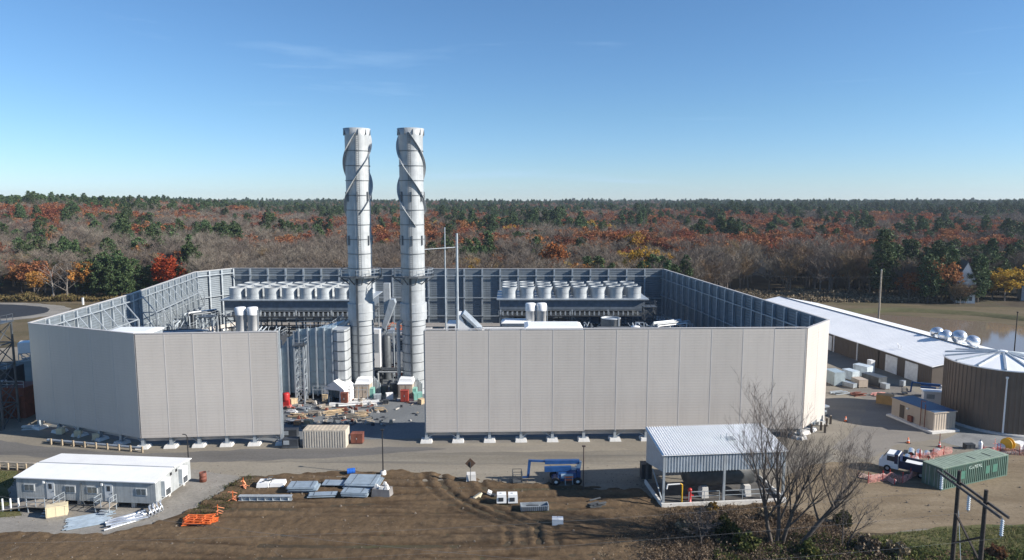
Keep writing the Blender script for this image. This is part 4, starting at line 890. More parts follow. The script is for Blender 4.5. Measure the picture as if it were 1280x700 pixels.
# ================================================================ material stacks on the dirt
t = thing('wrapped_bundle', 'white plastic-wrapped bundle with dark scraps on top', 'bundle', (*G(340, 608), 0.1), 0.05)
m = MB(); m.frus(-0.9, 0, 0.1, 0.62, 1.5, 1.6, 1.35, 1.45); m.frus(0.75, 0, 0.1, 0.55, 1.7, 1.4, 1.6, 1.3); m.build('wrap', white, t)
m = MB(); R = random.Random(2)
for k in range(9): m.cbox((R.uniform(-0.8, 0.2), R.uniform(-0.5, 0.5), 0.68+0.03*k), (R.uniform(0.3, 0.8), 0.12, 0.08), R.uniform(0, 3))
m.build('scraps', darkg, t); m = MB(); m.box(-1.6, 1.5, -0.6, -0.4, 0, 0.099); m.box(-1.6, 1.5, 0.4, 0.6, 0, 0.099); m.build('bearer', woodg, t)
t = thing('steel_beam', 'single long grey steel beam lying on the dirt', 'beam', (*G(332, 626), 0.1), 0.0)
m = MB(); m.box(-3.1, 3.1, -0.3, 0.3, 0.0, 0.05); m.box(-3.1, 3.1, -0.04, 0.04, 0.05, 0.5); m.box(-3.1, 3.1, -0.3, 0.3, 0.5, 0.55); m.build('section', galv, t)
m = MB()
for k in range(7): m.box(-2.7+0.9*k, -2.66+0.9*k, -0.28, -0.042, 0.052, 0.498)
m.build('web_plate', galv, t)
stack_sheets('sheet_stack', 'tall strapped stack of ribbed blue-grey sheets, leftmost of the stacks', 'metal sheets', *G(380, 614), 3.4, 1.9, 7, 0.11, blg, 0.04, 1, 0.1)
stack_sheets('sheet_stack', 'low grey sheets behind, between the leftmost and the widest stack', 'metal sheets', *G(420, 607), 3.2, 1.6, 3, 0.1, blg, -0.05, 2, 0.1)
stack_sheets('sheet_stack', 'widest stack of grey-blue sheets next to the black pole base', 'metal sheets', *G(455, 607), 4.0, 3.0, 6, 0.1, blg, -0.08, 3, 0.1)
stack_sheets('sheet_stack', 'low loose grey lengths with a white scrap on them', 'metal sheets', *G(404, 621), 3.4, 0.9, 3, 0.09, blg, 0.1, 4, 0.1, 0.25)
stack_sheets('sheet_stack', 'short thick stack of grey sheets nearest the camera', 'metal sheets', *G(444, 620), 3.2, 1.5, 5, 0.12, blg, -0.1, 5, 0.1)
t = thing('concrete_block', 'grey block with pale rubble on it by the black pole', 'block', (*G(478, 620), 0.1), -0.15)
m = MB(); m.frus(0, 0, 0, 0.95, 2.3, 1.3, 2.1, 1.15); m.build('block', mat('dark_conc', (0.20, 0.19, 0.185), 0.9, var=0.2), t); m = MB(); R = random.Random(9)
for k in range(14): m.frus(R.uniform(-0.9, 0.9), R.uniform(-0.4, 1.0), 0.953, R.uniform(1.05, 1.45), 0.5, 0.4, 0.25, 0.2)
m.build('rubble', concw, t)
t = thing('drum', 'bright blue plastic drum lying by the sheet stacks', 'drum', (*G(439, 593), 0.1), 0.3)
m = MB(); m.tube((-0.5, 0, 0.36), (0.5, 0, 0.36), 0.36, n=18); m.build('shell', mat('bright_blue', (0.02, 0.12, 0.48), 0.4), t); m = MB(); m.tube((-0.2, 0, 0.36), (-0.14, 0, 0.36), 0.385, n=18); m.tube((0.15, 0, 0.36), (0.21, 0, 0.36), 0.385, n=18); m.build('hoop', mat('bright_blue', (0, 0, 0)), t)
t = thing('road_sign', 'diamond road sign seen from its dark back, on a block', 'sign', (*G(588, 601), 0.05), 0.08)
m = MB(); m.bar((0, -0.45, 0), (0, -0.45, 2.6), 0.07); m.build('post', darkg, t)
m = MB(); m.prism([(0, 1.72), (0.66, 2.38), (0, 3.04), (-0.66, 2.38)], 'y', -0.40, -0.36); m.build('sign_plate', mat('brown_sign_back', (0.075, 0.045, 0.03), 0.6), t)
m = MB(); m.frus(0.1, 0.2, 0.0, 0.85, 1.25, 1.1, 1.1, 0.95); m.build('base_block', concw, t)
for px, lab in ((627, 'left of two white box units with dark fronts on the dirt'), (641, 'right of two white box units with dark fronts on the dirt')):
    t = thing('heater_unit', lab, 'heater', (*G(px, 629), 0.1), 0.05, 'white box units on the dirt')
    m = MB(); m.frus(0, 0, 0.12, 1.1, 1.15, 1.0, 1.05, 0.92); m.build('housing', white, t)
    m = MB(); m.box(-0.38, 0.2, -0.53, -0.49, 0.35, 0.8); m.build('front_grille', dark, t); m = MB(); m.box(-0.2, 0.0, -0.1, 0.1, 1.102, 1.14); m.build('cap', galv, t); m = MB(); m.box(-0.5, -0.4, -0.45, 0.45, 0, 0.119); m.box(0.4, 0.5, -0.45, 0.45, 0, 0.119); m.build('skid', dark, t)
t = thing('valve_scrap', 'small cream angled fitting lying on the dirt under the sign', 'fitting', (*G(597, 624), 0.1), 0.4)
m = MB(); m.bar((-0.5, 0, 0.1), (0.3, 0, 0.5), 0.3, 0.25); m.bar((0.2, 0, 0.15), (0.5, 0.1, 0.6), 0.25); m.build('arm', mat('cream_metal', (0.66, 0.58, 0.42), 0.6), t); m = MB(); m.cbox((-0.6, 0, 0.1), (0.5, 0.5, 0.18)); m.build('foot', dark, t)
t = thing('valve_scrap', 'small pale block fitting left of the two white box units', 'fitting', (*G(612, 620), 0.1), -0.4)
m = MB(); m.cbox((0, 0, 0.35), (0.5, 0.7, 0.25), 0.3, 0, 0.4); m.build('plate', white, t); m = MB(); m.cbox((0.3, 0, 0.12), (0.9, 0.5, 0.2)); m.build('foot', dark, t)
t = thing('trough', 'long open grey metal trough on the dirt below the boom lift', 'trough', (*G(668, 637), 0.1), 0.08)
m = MB()
m.box(-1.6, 1.6, -0.55, 0.55, 0, 0.12); m.box(-1.6, 1.6, -0.55, -0.47, 0.121, 0.55); m.box(-1.6, 1.6, 0.47, 0.55, 0.121, 0.55); m.box(-1.6, -1.52, -0.47, 0.47, 0.121, 0.55); m.box(1.52, 1.6, -0.47, 0.47, 0.121, 0.55); m.build('tray', galv, t)
m = MB()
for k in range(14): m.box(-1.5+0.22*k, -1.42+0.22*k, -0.59, -0.553, 0.02, 0.5)
m.build('rib', darkg, t); m = MB(); m.box(-0.9, 0.5, -0.3, 0.3, 0.123, 0.35); m.build('insert', darkg, t)
t = thing('lidded_chest', 'white two-lid chest alone on the dirt', 'chest', (*G(697, 656), 0.1), -0.05)
m = MB(); m.box(-0.6, 0.6, -0.4, 0.4, 0, 0.6); m.build('body', white, t)
for s in (-1, 1): m = MB(); m.box(s*0.31-0.29, s*0.31+0.29, -0.42, 0.42, 0.603, 0.68); m.build('lid', white, t)
t = thing('road_barricade', 'orange and white barricade in the shadow beside the boom lift', 'barricade', (*G(711, 606), 0.05), 0.05)
m = MB()
for z in (0.5, 0.85): m.box(-0.55, 0.55, -0.03, 0.0, z, z+0.2)
m.build('board', orange, t); m = MB()
for s in (-0.45, 0.45): m.bar((s, -0.3, 0), (s, 0.03, 1.1), 0.05); m.bar((s, 0.36, 0), (s, 0.03, 1.1), 0.05)
m.build('leg', galv, t)
plank_pile('grey tangle of lengths at the right end of the dirt field', *G(745, 631), 1.8, 9, darkg, 31, 0.4, 'scrap_pile', 'scrap')
# ---- boom lift
def boom_lift(label, x, y, rz, s=1.0, up=0.0):
    t = thing('boom_lift', label, 'boom lift', (x, y, 0.02), rz, None)
    m = MB(); m.box(-1.5, 1.5, -0.75, 0.75, 0.42, 0.85); m.box(-1.7, -1.5, -0.95, 0.95, 0.4, 0.66); m.box(1.5, 1.7, -0.95, 0.95, 0.4, 0.66); m.build('chassis', bluep, t)
    for sx in (-1.35, 1.35):
        for sy in (-1, 1):
            w = MB(); w.lathe([(0.22, -0.17), (0.5, -0.19), (0.56, -0.1), (0.56, 0.1), (0.5, 0.19), (0.22, 0.17)], n=20); v = [(p[0]+sx, sy*1.08+p[2], p[1]+0.56) for p in w.v]; w.v = v
            w = w.build('wheel', rubber, t); h = MB(); h.tube((sx, sy*1.08-0.14, 0.56), (sx, sy*1.08+0.14, 0.56), 0.25, n=14); h.build('rim', white, w)
    m = MB(); m.frus(0.1, 0, 0.853, 1.75, 2.4, 1.9, 2.2, 1.7); m.box(1.3, 1.75, -0.9, 0.9, 0.95, 2.0); m.build('turntable', bluep, t)
    m = MB(); m.box(-0.7, 0.8, -0.99, -0.93, 1.0, 1.65); m.build('engine_cover', mat('pale_blue_cover', (0.35, 0.45, 0.55), 0.4), t)
    m = MB(); m.bar((1.6, 0.25, 1.9), (1.75, 0.25, 3.0), 0.5, 0.45); m.bar((1.6, 0.25, 1.8), (0.6, 0.25, 2.0), 0.4, 0.4); m.build('riser', white, t)
    m = MB(); m.bar((1.7, 0.2, 2.98), (-2.6, 0.2, 3.02), 0.5, 0.55); m.build('boom', bluep, t)
    m = MB(); m.bar((0.6, -0.35, 2.2), (-2.7, -0.35, 2.15), 0.45, 0.7); m.build('lower_boom', bluep, t)
    m = MB(); m.bar((-2.6, 0.2, 3.12), (-4.6, 0.2, 3.25), 0.3, 0.26); m.bar((-4.5, 0.2, 3.35), (-4.7, 0.2, 0.75), 0.32, 0.3); m.bar((-4.7, 0.2, 0.75), (-5.4, 0.2, 0.7), 0.24); m.build('jib', bluep, t)
    m = MB()
    for z in (0.45, 1.1, 1.6): m.path([(-6.6, -0.8, z), (-5.5, -0.8, z), (-5.5, 1.0, z), (-6.6, 1.0, z), (-6.6, -0.8, z)], 0.035, 6)
    for x_ in (-6.6, -5.5):
        for y_ in (-0.8, 0.1, 1.0): m.bar((x_, y_, 0.4), (x_, y_, 1.62), 0.06)
    m.box(-6.65, -5.45, -0.85, 1.05, 0.34, 0.4); m.box(-5.6, -5.42, -0.2, 0.4, 1.1, 1.5); m.build('basket', darkg, t)
    t.scale = (s, s, s); return t
boom_lift('blue boom lift with folded arm parked at the road edge', *G(707, 602), 0.05).scale = (1, 1, 0.84)
# ================================================================ open shed with dark tank
S0 = (17.35, 75.0); S1 = (31.6, 76.35); sa = math.atan2(S1[1]-S0[1], S1[0]-S0[0]); SL = math.hypot(S1[0]-S0[0], S1[1]-S0[1]); SD = 6.4
t = thing('open_shed', 'open-sided grey metal shed with white ribbed roof over a tank', 'shed', (S0[0], S0[1], 0.02), sa)
zf, zb = 6.05, 7.0
m = MB(); n = 48
pr = []
for k in range(n):
    b0 = -0.3 + k*(SL+0.6)/n; p = (SL+0.6)/n
    pr += [(b0, 0.0), (b0+p*0.55, 0.0), (b0+p*0.62, 0.12), (b0+p*0.9, 0.12), (b0+p*0.97, 0.0)]
pr.append((SL+0.3, 0.0))
vs = [(x, -0.35, zf+0.1+h) for x, h in pr] + [(x, SD+0.2, zb+0.1+h) for x, h in pr] + [(x, -0.35, zf+0.06) for x, h in pr] + [(x, SD+0.2, zb+0.06) for x, h in pr]; q = len(pr)
m.add(vs, [(k, k+1, q+k+1, q+k) for k in range(q-1)] + [(2*q+k, 3*q+k, 3*q+k+1, 2*q+k+1) for k in range(q-1)] + [(k, 2*q+k, 2*q+k+1, k+1) for k in range(q-1)] + [(0, q, 3*q, 2*q), (q-1, 3*q-1, 4*q-1, 2*q-1)])
m.build('roof', whiter, t)
m = MB(); m.ribbed(0.1, SL*0.5-0.12, zf-2.0, zf+0.02, -0.05, 0.34, 0.13); m.ribbed(SL*0.5+0.12, SL-0.1, zf-2.0, zf+0.02, -0.03, 0.36, 0.13); m.build('front_cladding', mat('shed_sheet', (0.52, 0.57, 0.62), 0.4, 0.3, var=0.1, streak=0.35), t)
m = MB(); m.prism([(0.05, zf-1.95), (SD, 2.75), (SD, zb), (0.05, zf)], 'x', -0.14, -0.05); m.build('side_cladding', mat('shed_side', (0.42, 0.455, 0.49), 0.5, 0.2), t)
m = MB(); m.ribbed(-0.1, SL+0.1, zf+1.0-3.9, zb, SD+0.05, 0.6, 0.06); m.build('back_cladding', galv, t)
for x in (0, SL*0.5, SL):
    m = MB(); m.box(x-0.13, x+0.13, -0.2, 0.04, 0, zf); m.build('post', galv, t); m = MB(); m.box(x-0.13, x+0.13, SD-0.13, SD+0.04, 0, zb-0.02); m.build('post', darkg, t)
m = MB(); m.bar((0, -0.05, 0.3), (-0.3, SD*0.5, 3.2), 0.12); m.build('side_brace', galv, t)
for y, h in ((-0.1, 0.5),): m = MB(); m.box(-0.3, SL+0.3, y-0.45, y-0.21, 0, h); m.box(-0.3, -0.1, y-0.2, SD, 0, h); m.box(SL+0.1, SL+0.3, y-0.2, SD, 0, h); m.build('curb_wall', concw, t)
m = MB(); m.rail([(3.2, 0.35, 0.3), (SL*0.5-0.3, 0.35, 0.3)], 1.1, 2.0, 0.05); m.rail([(SL*0.5+0.3, 0.35, 0.3), (SL-0.3, 0.35, 0.3)], 1.1, 2.0, 0.05); m.build('rail', galv, t)
m = MB(); m.box(SL*0.6, SL*0.6+0.9, 2.4, 3.4, zf+0.62, zf+0.75); m.bar((SL*0.55, 3.0, zf+0.62), (SL*0.55, 3.0, zf+1.15), 0.08); m.bar((SL*0.6, 3.0, zf+0.75), (SL*0.6, 3.0, zf+1.3), 0.08); m.build('roof_pipe', galv, t)
m = MB(); m.box(-0.09, SL+0.09, -0.19, SD-0.2, 0.02, 0.06); m.build('floor', mat('dark_floor', (0.085, 0.08, 0.075), 0.9, var=0.3), t)  # dark grey mottled slab under the whole shed
def onS(x, y): v = Matrix.Rotation(sa, 3, 'Z') @ Vector((x, y, 0)); return (S0[0]+v.x, S0[1]+v.y, 0.02)
t = thing('fuel_tank', 'long dark horizontal tank on white saddles under the shed roof', 'tank', onS(0, 3.0), sa)
m = MB(); prof = [(0.01, 0), (0.9, 0.08), (1.35, 0.35), (1.5, 0.8), (1.5, 8.2), (1.35, 8.65), (0.9, 8.92), (0.01, 9.0)]; w = MB(); w.lathe(prof, n=32); m.v = [(p[2]+3.3, p[1], p[0]+2.55) for p in w.v]; m.f = w.f; m.m = w.m; m.sm = w.sm; m.build('shell', tankd, t)
m = MB(); m.box(3.8, 12, -0.35, 0.35, 4.06, 4.12); m.rail([(3.8, -0.35, 4.12), (12, -0.35, 4.12)], 0.7, 2.0, 0.04); m.build('top_walkway', darkg, t)
for x in (5.6, 10.8): m = MB(); m.frus(x, -0.9, 0, 1.35, 0.85, 1.4, 0.7, 1.2); m.build('saddle', concw, t)
t = thing('yellow_standpipe', 'yellow standpipe with a white elbow at the left end of the shed', 'pipe', onS(2.45, 0.6)); m = MB(); m.path([(0, 0, 0), (0, 0, 2.2), (-0.25, 0, 2.35)], 0.09, 10); m.build('riser', yellow, t); m = MB(); m.path([(-0.25, 0, 2.3), (-1.7, 0, 2.2), (-1.8, 0, 1.7)], 0.09, 10); m.build('elbow', white, t)
t = thing('fire_hydrant', 'tall red pump column beside the yellow standpipe in the shed', 'pump', onS(3.35, 0.5)); m = MB(); m.lathe([(0.3, 0), (0.3, 0.1), (0.2, 0.12), (0.2, 1.5), (0.26, 1.55), (0.2, 1.75), (0.01, 1.8)], n=16); m.build('barrel', redp, t); m = MB(); m.tube((-0.45, 0, 0.9), (0.45, 0, 0.9), 0.1, n=10); m.tube((-0.6, 0, 0.4), (0, 0, 0.5), 0.08, n=8); m.build('outlet', redp, t)
t = thing('rock_heap', 'heap of pale rubble beyond the right end of the shed', 'rubble', onS(SL*0.86, 8.6)); m = MB(); R = random.Random(4)
for k in range(70):
    a = R.uniform(0, 2*PI); rr = abs(R.gauss(0, 0.8)); z = max(0, 1.8-rr*1.0); m.frus(rr*math.cos(a)*1.2, rr*math.sin(a), 0 if k < 20 else z*0.6, z*0.8+R.uniform(0.2, 0.5), R.uniform(0.4, 0.9), R.uniform(0.4, 0.8), 0.3, 0.25)
m.build('stones', concw, t)
crate('dark bin against the left back corner of the shed', *G(807, 598), 1.3, 1.2, 2.0, dark)
# ================================================================ right side: green container, truck, netting
c0 = G(1176.5, 613.5); c1 = G(1258.5, 594.5); ca = math.atan2(c1[1]-c0[1], c1[0]-c0[0])
gc = ribbed_container('shipping_container', 'long green shipping container with faded rusty roof and white lettering', (c0[0], c0[1], 0.03), ca, 12.2, 2.6, 2.75, greenc, greenr)
for x in (6.6, 9.4): m = MB(); m.box(x, x+0.16, 0.5, 1.7, 2.787, 2.80); m.build('roof_slot', black, gc)
m = MB()
for x, a in ((3.2, 0.9), (7.9, 0.7), (9.2, 0.9)): m.box(x, x+a, -0.05, -0.024, 0.9, 1.9)
m.build('paint_patch', mat('dark_green_patch', (0.05, 0.16, 0.115), 0.6), gc)
cu = bpy.data.curves.new('lettering', 'FONT'); cu.body = 'CAPITAL'; cu.size = 0.62; cu.extrude = 0.004; cu.offset = 0.008
to = bpy.data.objects.new('lettering_src', cu); COL.objects.link(to); dg = bpy.context.evaluated_depsgraph_get(); tm = bpy.data.meshes.new_from_object(to.evaluated_get(dg)); bpy.data.objects.remove(to)
tm.name = 'lettering'; tm.materials.clear(); tm.materials.append(mat('faded_white_letters', (0.45, 0.53, 0.49), 0.7, var=0.2)); lo = link('lettering', tm, gc, (4.75, -0.032, 1.95)); lo.rotation_euler = (PI/2, 0, 0)
# truck
t = thing('flatbed_truck', 'white and navy small flatbed truck among the pink netting', 'truck', (*G(1128, 590), 0.03), 2.45)
m = MB(); m.prism([(2.6, 0.5), (2.6, 1.35), (2.3, 1.5), (1.75, 2.35), (0.4, 2.4), (0.35, 0.5)], 'y', -1.0, 1.0); m.build('cab', white, t)
m = MB(); m.add([(2.32, -0.9, 1.52), (2.32, 0.9, 1.52), (1.80, 0.85, 2.28), (1.80, -0.85, 2.28)], [(0, 1, 2, 3)]); m.v = [(x+0.03, y, z+0.02) for x, y, z in m.v]; m.build('windscreen', dark, t)
for s in (-1, 1): m = MB(); m.box(0.7, 1.7, s*1.0-0.01 if s > 0 else -1.012, 1.012 if s > 0 else -0.99, 1.45, 2.1); m.build('side_window', dark, t)
m = MB(); m.box(-3.2, 0.3, -1.1, 1.1, 0.75, 0.95); m.box(-3.2, 0.3, -1.12, -1.04, 0.953, 1.75); m.box(-3.2, 0.3, 1.04, 1.12, 0.953, 1.75); m.box(0.2, 0.3, -1.03, 1.03, 0.953, 2.3); m.build('bed', navy, t)
m = MB(); m.box(0.45, 0.85, -1.02, 1.02, 1.2, 2.43); m.build('cab_stripe', navy, t)
m = MB(); m.box(-3.0, -0.3, -0.95, 0.95, 0.953, 1.5); m.build('load', white, t)
for x in (1.6, -2.2):
    for s in (-1, 1): w = MB(); w.tube((x, s*0.75, 0.42), (x, s*1.03, 0.42), 0.42, n=16); w = w.build('wheel', rubber, t); h = MB(); h.tube((x, s*1.035, 0.42), (x, s*1.05, 0.42), 0.2, n=12); h.build('rim', galv, w)
# netting fences
def netting(label, pts, h, mm, seed):
    R = random.Random(seed); P0 = G(*pts[0]); t = thing('netting_fence', label, 'netting', (P0[0], P0[1], 0.03))
    W = [Vector((*G(*p), 0)) - Vector((P0[0], P0[1], 0)) for p in pts]; m = MB(); pm = MB()
    for a, b in zip(W, W[1:]):
        n = max(2, int((b-a).length/0.22)); prev = None
        for k in range(n+1):
            c = a.lerp(b, k/n); hh = h*(0.6+0.4*abs(mnoise.noise((c.x*0.8, c.y*0.8, seed)))*1.6); lean = 0.5*mnoise.noise((c.x*0.5, c.y*0.5, seed+3))
            colp = [c + Vector((lean*z, -lean*z*0.8+0.05*R.uniform(-1, 1), hh*z)) for z in (0, 0.2, 0.4, 0.6, 0.8, 1)]
            if prev:
                for i in range(6): m.bar(prev[i], colp[i], 0.085, 0.015)
            for i in range(5): m.bar(colp[i], colp[i+1], 0.055, 0.015)
            prev = colp
            if k % 10 == 0: pm.bar(c, c+Vector((0, 0, h*1.15)), 0.06)
    m.build('netting', mm, t); pm.build('post', redp, t); return t
netting('sagging pink safety netting running past the truck to the container', [(1085, 604), (1112, 600), (1128, 604), (1152, 590), (1166, 580)], 1.2, pinkm, 1)
netting('pink safety netting behind the truck', [(1138, 578), (1150, 573), (1166, 572), (1190, 566)], 1.1, pinkm, 2)
netting('pink netting stretched behind the far end of the green container', [(1228, 567), (1250, 566), (1284, 570), (1290, 560)], 1.1, pinkm, 3)
netting('crumpled pale netting scraps on the sand left of the truck', [(1072, 596), (1088, 600), (1104, 597), (1118, 606)], 0.7, mat('pale_pink_net', (0.72, 0.5, 0.45), 0.8), 4)
def half_pipes(label, px, py, n, rz, L=2.0):
    t = thing('culvert_sheet', label, 'culvert sheets', (*G(px, py), 0.03), rz)
    for k in range(n):
        m = MB(); pr = [(0.42*math.cos(a), 0.42*math.sin(a)) for a in np.linspace(0, PI, 11)]; pr2 = [(0.39*math.cos(a), 0.39*math.sin(a)) for a in np.linspace(PI, 0, 11)]
        m.prism([(x+0.95*k, z) for x, z in pr+pr2], 'y', -L/2, L/2); m.build('half_pipe', alum, t)
    return t
half_pipes('row of silver half-pipe sheets on the gravel behind the truck', 1139, 566, 3, -0.55)
half_pipes('single silver half-pipe sheet right of the other three', 1170, 566, 1, -0.75)
half_pipes('dull half-pipe pair lying just behind the truck', 1134, 573, 2, -0.6, 1.4)
for px, py, lab in ((1174, 559, 'dark red pole-topped cone by the single half-pipe sheet'), (1135, 554, 'orange cone on the gravel left of the half-pipe sheets'), (1057, 527, 'orange-white cone at the edge of the round shadow')):
    t = thing('traffic_cone', lab, 'cone', (*G(px, py), 0.03)); m = MB(); m.lathe([(0.22, 0.04), (0.05, 0.85), (0.01, 0.86)], n=14); m.lathe([(0.165, 0.3), (0.125, 0.5)], n=14, mi=1); m.build('cone_body', [redp if px == 1174 else orange, white], t); m = MB(); m.box(-0.28, 0.28, -0.28, 0.28, 0, 0.04); m.build('cone_base', black, t)
    if px == 1174: m = MB(); m.bar((0, 0, 0.85), (0, 0, 2.0), 0.07); m.build('topping_pole', rust, t)
t = thing('cable_reel', 'yellow upright reel standing on the gravel by the brown tank', 'reel', (*G(1259, 563), 0.02), 0.5); t.scale = (0.8, 0.8, 0.9); m = MB()
for x in (-0.45, 0.35): m.tube((x, 0, 1.0), (x+0.1, 0, 1.0), 1.0, n=24)
m.build('flange', yellow, t); m = MB(); m.tube((-0.349, 0, 1.0), (0.349, 0, 1.0), 0.62, n=20); m.build('core', mat('ochre_hose', (0.5, 0.30, 0.04), 0.6), t)
t = thing('propane_cylinder', 'white rounded tank lying left of the yellow reel', 'cylinder', (*G(1250, 562), 0.02)); m = MB(); m.tube((-0.7, 0, 0.45), (0.7, 0, 0.45), 0.42, n=18); m.build('shell', white, t); m = MB(); m.box(-0.5, -0.4, -0.35, 0.35, 0, 0.2); m.box(0.4, 0.5, -0.35, 0.35, 0, 0.2); m.build('foot', galv, t)
t = thing('propane_cylinder', 'small white upright cylinder behind the green container', 'cylinder', (*G(1225, 561), 0.02)); m = MB(); m.lathe([(0.3, 0), (0.3, 0.9), (0.12, 1.15), (0.01, 1.2)], n=16); m.build('shell', white, t); m = MB(); m.lathe([(0.15, 1.15), (0.15, 1.32)], n=10); m.build('collar', galv, t)
crate('dark low box behind the green container', *G(1211, 561), 1.3, 0.8, 0.7, dark)
crate('white boxes at the right edge near the yellow reel', *G(1274, 562), 1.6, 1.2, 1.0, white, 0.3)
t = thing('hydrant_post', 'thin pink-marked post on the gravel left of the yellow reel', 'post', (*G(1243, 564), 0.02)); m = MB(); m.bar((0, 0, 0.05), (0, 0, 1.8), 0.07); m.bar((-0.3, 0, 1.1), (0.3, 0, 1.1), 0.07); m.build('stake', pinkm, t); m = MB(); m.lathe([(0.3, 0), (0.25, 0.12), (0.01, 0.14)], n=12); m.build('base', white, t)
# ================================================================ brown round tank
t = thing('storage_tank', 'big round brown-clad tank with white ribbed cone roof', 'tank', (77.5, 105.6, 0))
TR, TH = 7.7, 9.75
m = MB(); n = 72; prof = []
vs = []
for z in (0, TH):
    for k in range(n):
        a = 2*PI*k/n; d = 2*PI/n
        for f_, r_ in ((0, TR), (0.55, TR), (0.62, TR+0.09), (0.93, TR+0.09)): vs.append((r_*math.cos(a+f_*d), r_*math.sin(a+f_*d), z))
q = n*4; m.add(vs, [(k, (k+1) % q, q+(k+1) % q, q+k) for k in range(q)]); m.build('shell', brown, t)
m = MB(); m.lathe([(TR+0.3, TH+0.02), (TR+0.3, TH+0.2), (0.6, TH+1.45), (0.5, TH+1.7), (0.01, TH+1.75)], n=48, smooth=False); m.lathe([(TR+0.3, TH+0.02), (TR-0.2, TH+0.01)], n=48); m.build('cone_roof', whiter, t)
for k in range(14):
    a = 2*PI*k/14 + 0.1; m = MB(); m.bar((0.7*math.cos(a), 0.7*math.sin(a), TH+1.5), ((TR+0.2)*math.cos(a), (TR+0.2)*math.sin(a), TH+0.3), 0.3, 0.22); m.build('roof_rib', galv, t)
m = MB(); m.lathe([(TR+0.5, 0), (TR+0.5, 0.3), (TR, 0.35)], n=48); m.build('foundation_ring', conc, t)
def light_pole(label, x, y, h, mm):
    t = thing('light_pole', label, 'pole', (x, y, 0.02)); m = MB(); m.tube((0, 0, 0), (0, 0, h), 0.13, 0.1, n=10); m.build('post', mm, t); m = MB(); m.lathe([(0.14, h), (0.2, h+0.12), (0.2, h+0.3), (0.01, h+0.36)], n=12); m.build('cap', mm, t)
light_pole('slim white pole standing in front of the brown round tank', *G(1253, 544), 8.6, white)
light_pole('slim white pole at the left edge of the brown round tank', *G(1187, 518), 9.0, white)
light_pole('dark pole rising behind the round tank roof at the right edge', 112.5, 150, 10, pole_w)
# ================================================================ long brown building with white roof
bo = (78.7, 125.0); bd = Vector((-4.6, 35.0)).normalized(); ba = math.atan2(bd.y, bd.x)
t = thing('long_building', 'long low brown building with white metal roof beyond the wall', 'building', (bo[0], bo[1], 0), ba)
BL, BW, ez, rz_ = 76.0, 23.0, 4.15, 6.25     # local x runs away along the wall, local y = -inside (right hand is the far side)
m = MB(); m.prism([(0, 0), (0, ez-0.05), (-BW/2, rz_-0.05), (-BW, ez-0.05), (-BW, 0)], 'x', 0, BL); m.build('walls', mat('ribbed_brown', (0.095, 0.075, 0.06), 0.6, var=0.1, rib=('X', 0.5, 0.05)), t)
m = MB(); m.prism([(0.5, ez-0.13), (-BW/2, rz_), (-BW/2, rz_+0.12), (0.5, ez+0.0)], 'x', -0.6, BL+0.5); m.prism([(-BW/2-0.003, rz_), (-BW-0.5, ez-0.13), (-BW-0.5, ez), (-BW/2-0.003, rz_+0.12)], 'x', -0.6, BL+0.5)
for k in range(96): x = -0.5+k*0.8; m.prism([(0.48, ez+0.004), (-BW/2+0.3, rz_+0.08), (-BW/2+0.3, rz_+0.11), (0.48, ez+0.035)], 'x', x, x+0.05)
m.build('roof', whiter, t)
m = MB(); m.box(0, BL, -BW/2-0.14, -BW/2+0.14, rz_+0.125, rz_+0.26)
m.build('ridge_vent', darkg, t)
for x in (3.6, 9.4, 31.6):
    d = MB(); d.box(x, x+3.5, 0.004, 0.1, 0.05, 3.5); d.build('roller_door', mat('door_white', (0.72, 0.72, 0.70), 0.5, rib=('Z', 0.3, 0.02)), t)
for x in (15, 22, 30.6): d = MB(); d.box(x, x+0.22, 0.004, 0.2, 0, ez-0.2); d.build('downpipe', brownd if x < 20 else white, t)
m = MB(); m.path([(12.5, -2.4, 4.6), (12.5, -2.4, 5.5), (12.5, -1.9, 5.7)], 0.07, 8); m.path([(11.7, -2.4, 4.6), (11.7, -2.4, 5.4)], 0.07, 8); m.build('roof_pipe', white, t)
def onB(x, y, z=0): v = Matrix.Rotation(ba, 3, 'Z') @ Vector((x, y, 0)); return (bo[0]+v.x, bo[1]+v.y, z)
labs = ('leftmost silver ventilator hood on the far side of the white roof', 'silver ventilator hood second from the left, its dark mouth towards us', 'largest silver ventilator hood in the middle of the roof cluster', 'rightmost silver ventilator hood at the end of the white roof')
for k, (x, y, s) in enumerate(((16.5, -14.0, 0.85), (12.6, -12.6, 0.9), (11.0, -14.5, 0.95), (7.6, -14.9, 0.8))):
    t = thing('roof_ventilator', labs[k], 'ventilator', onB(x, y, 5.75), ba + 0.9*k, 'silver ventilators on the long roof')
    m = MB(); m.lathe([(0.75*s, 0), (0.75*s, 1.1*s)], n=20); m.build('neck', alum, t)
    m = MB(); w = MB(); w.lathe([(1.5*s, -0.75*s), (1.55*s, -0.3*s), (1.4*s, 0.35*s), (0.9*s, 0.8*s), (0.01, 0.95*s)], n=24); M = Matrix.Translation((0, 0, 1.75*s)) @ Matrix.Rotation(0.55, 4, 'Y'); m.v = [tuple(M @ Vector(p)) for p in w.v]; m.f, m.m, m.sm = w.f, w.m, w.sm; m.build('hood', alum, t)
    m = MB(); m.box(-1.1*s, 1.1*s, -1.0*s, 1.0*s, -0.6, 0.12); m.build('curb', galv, t)
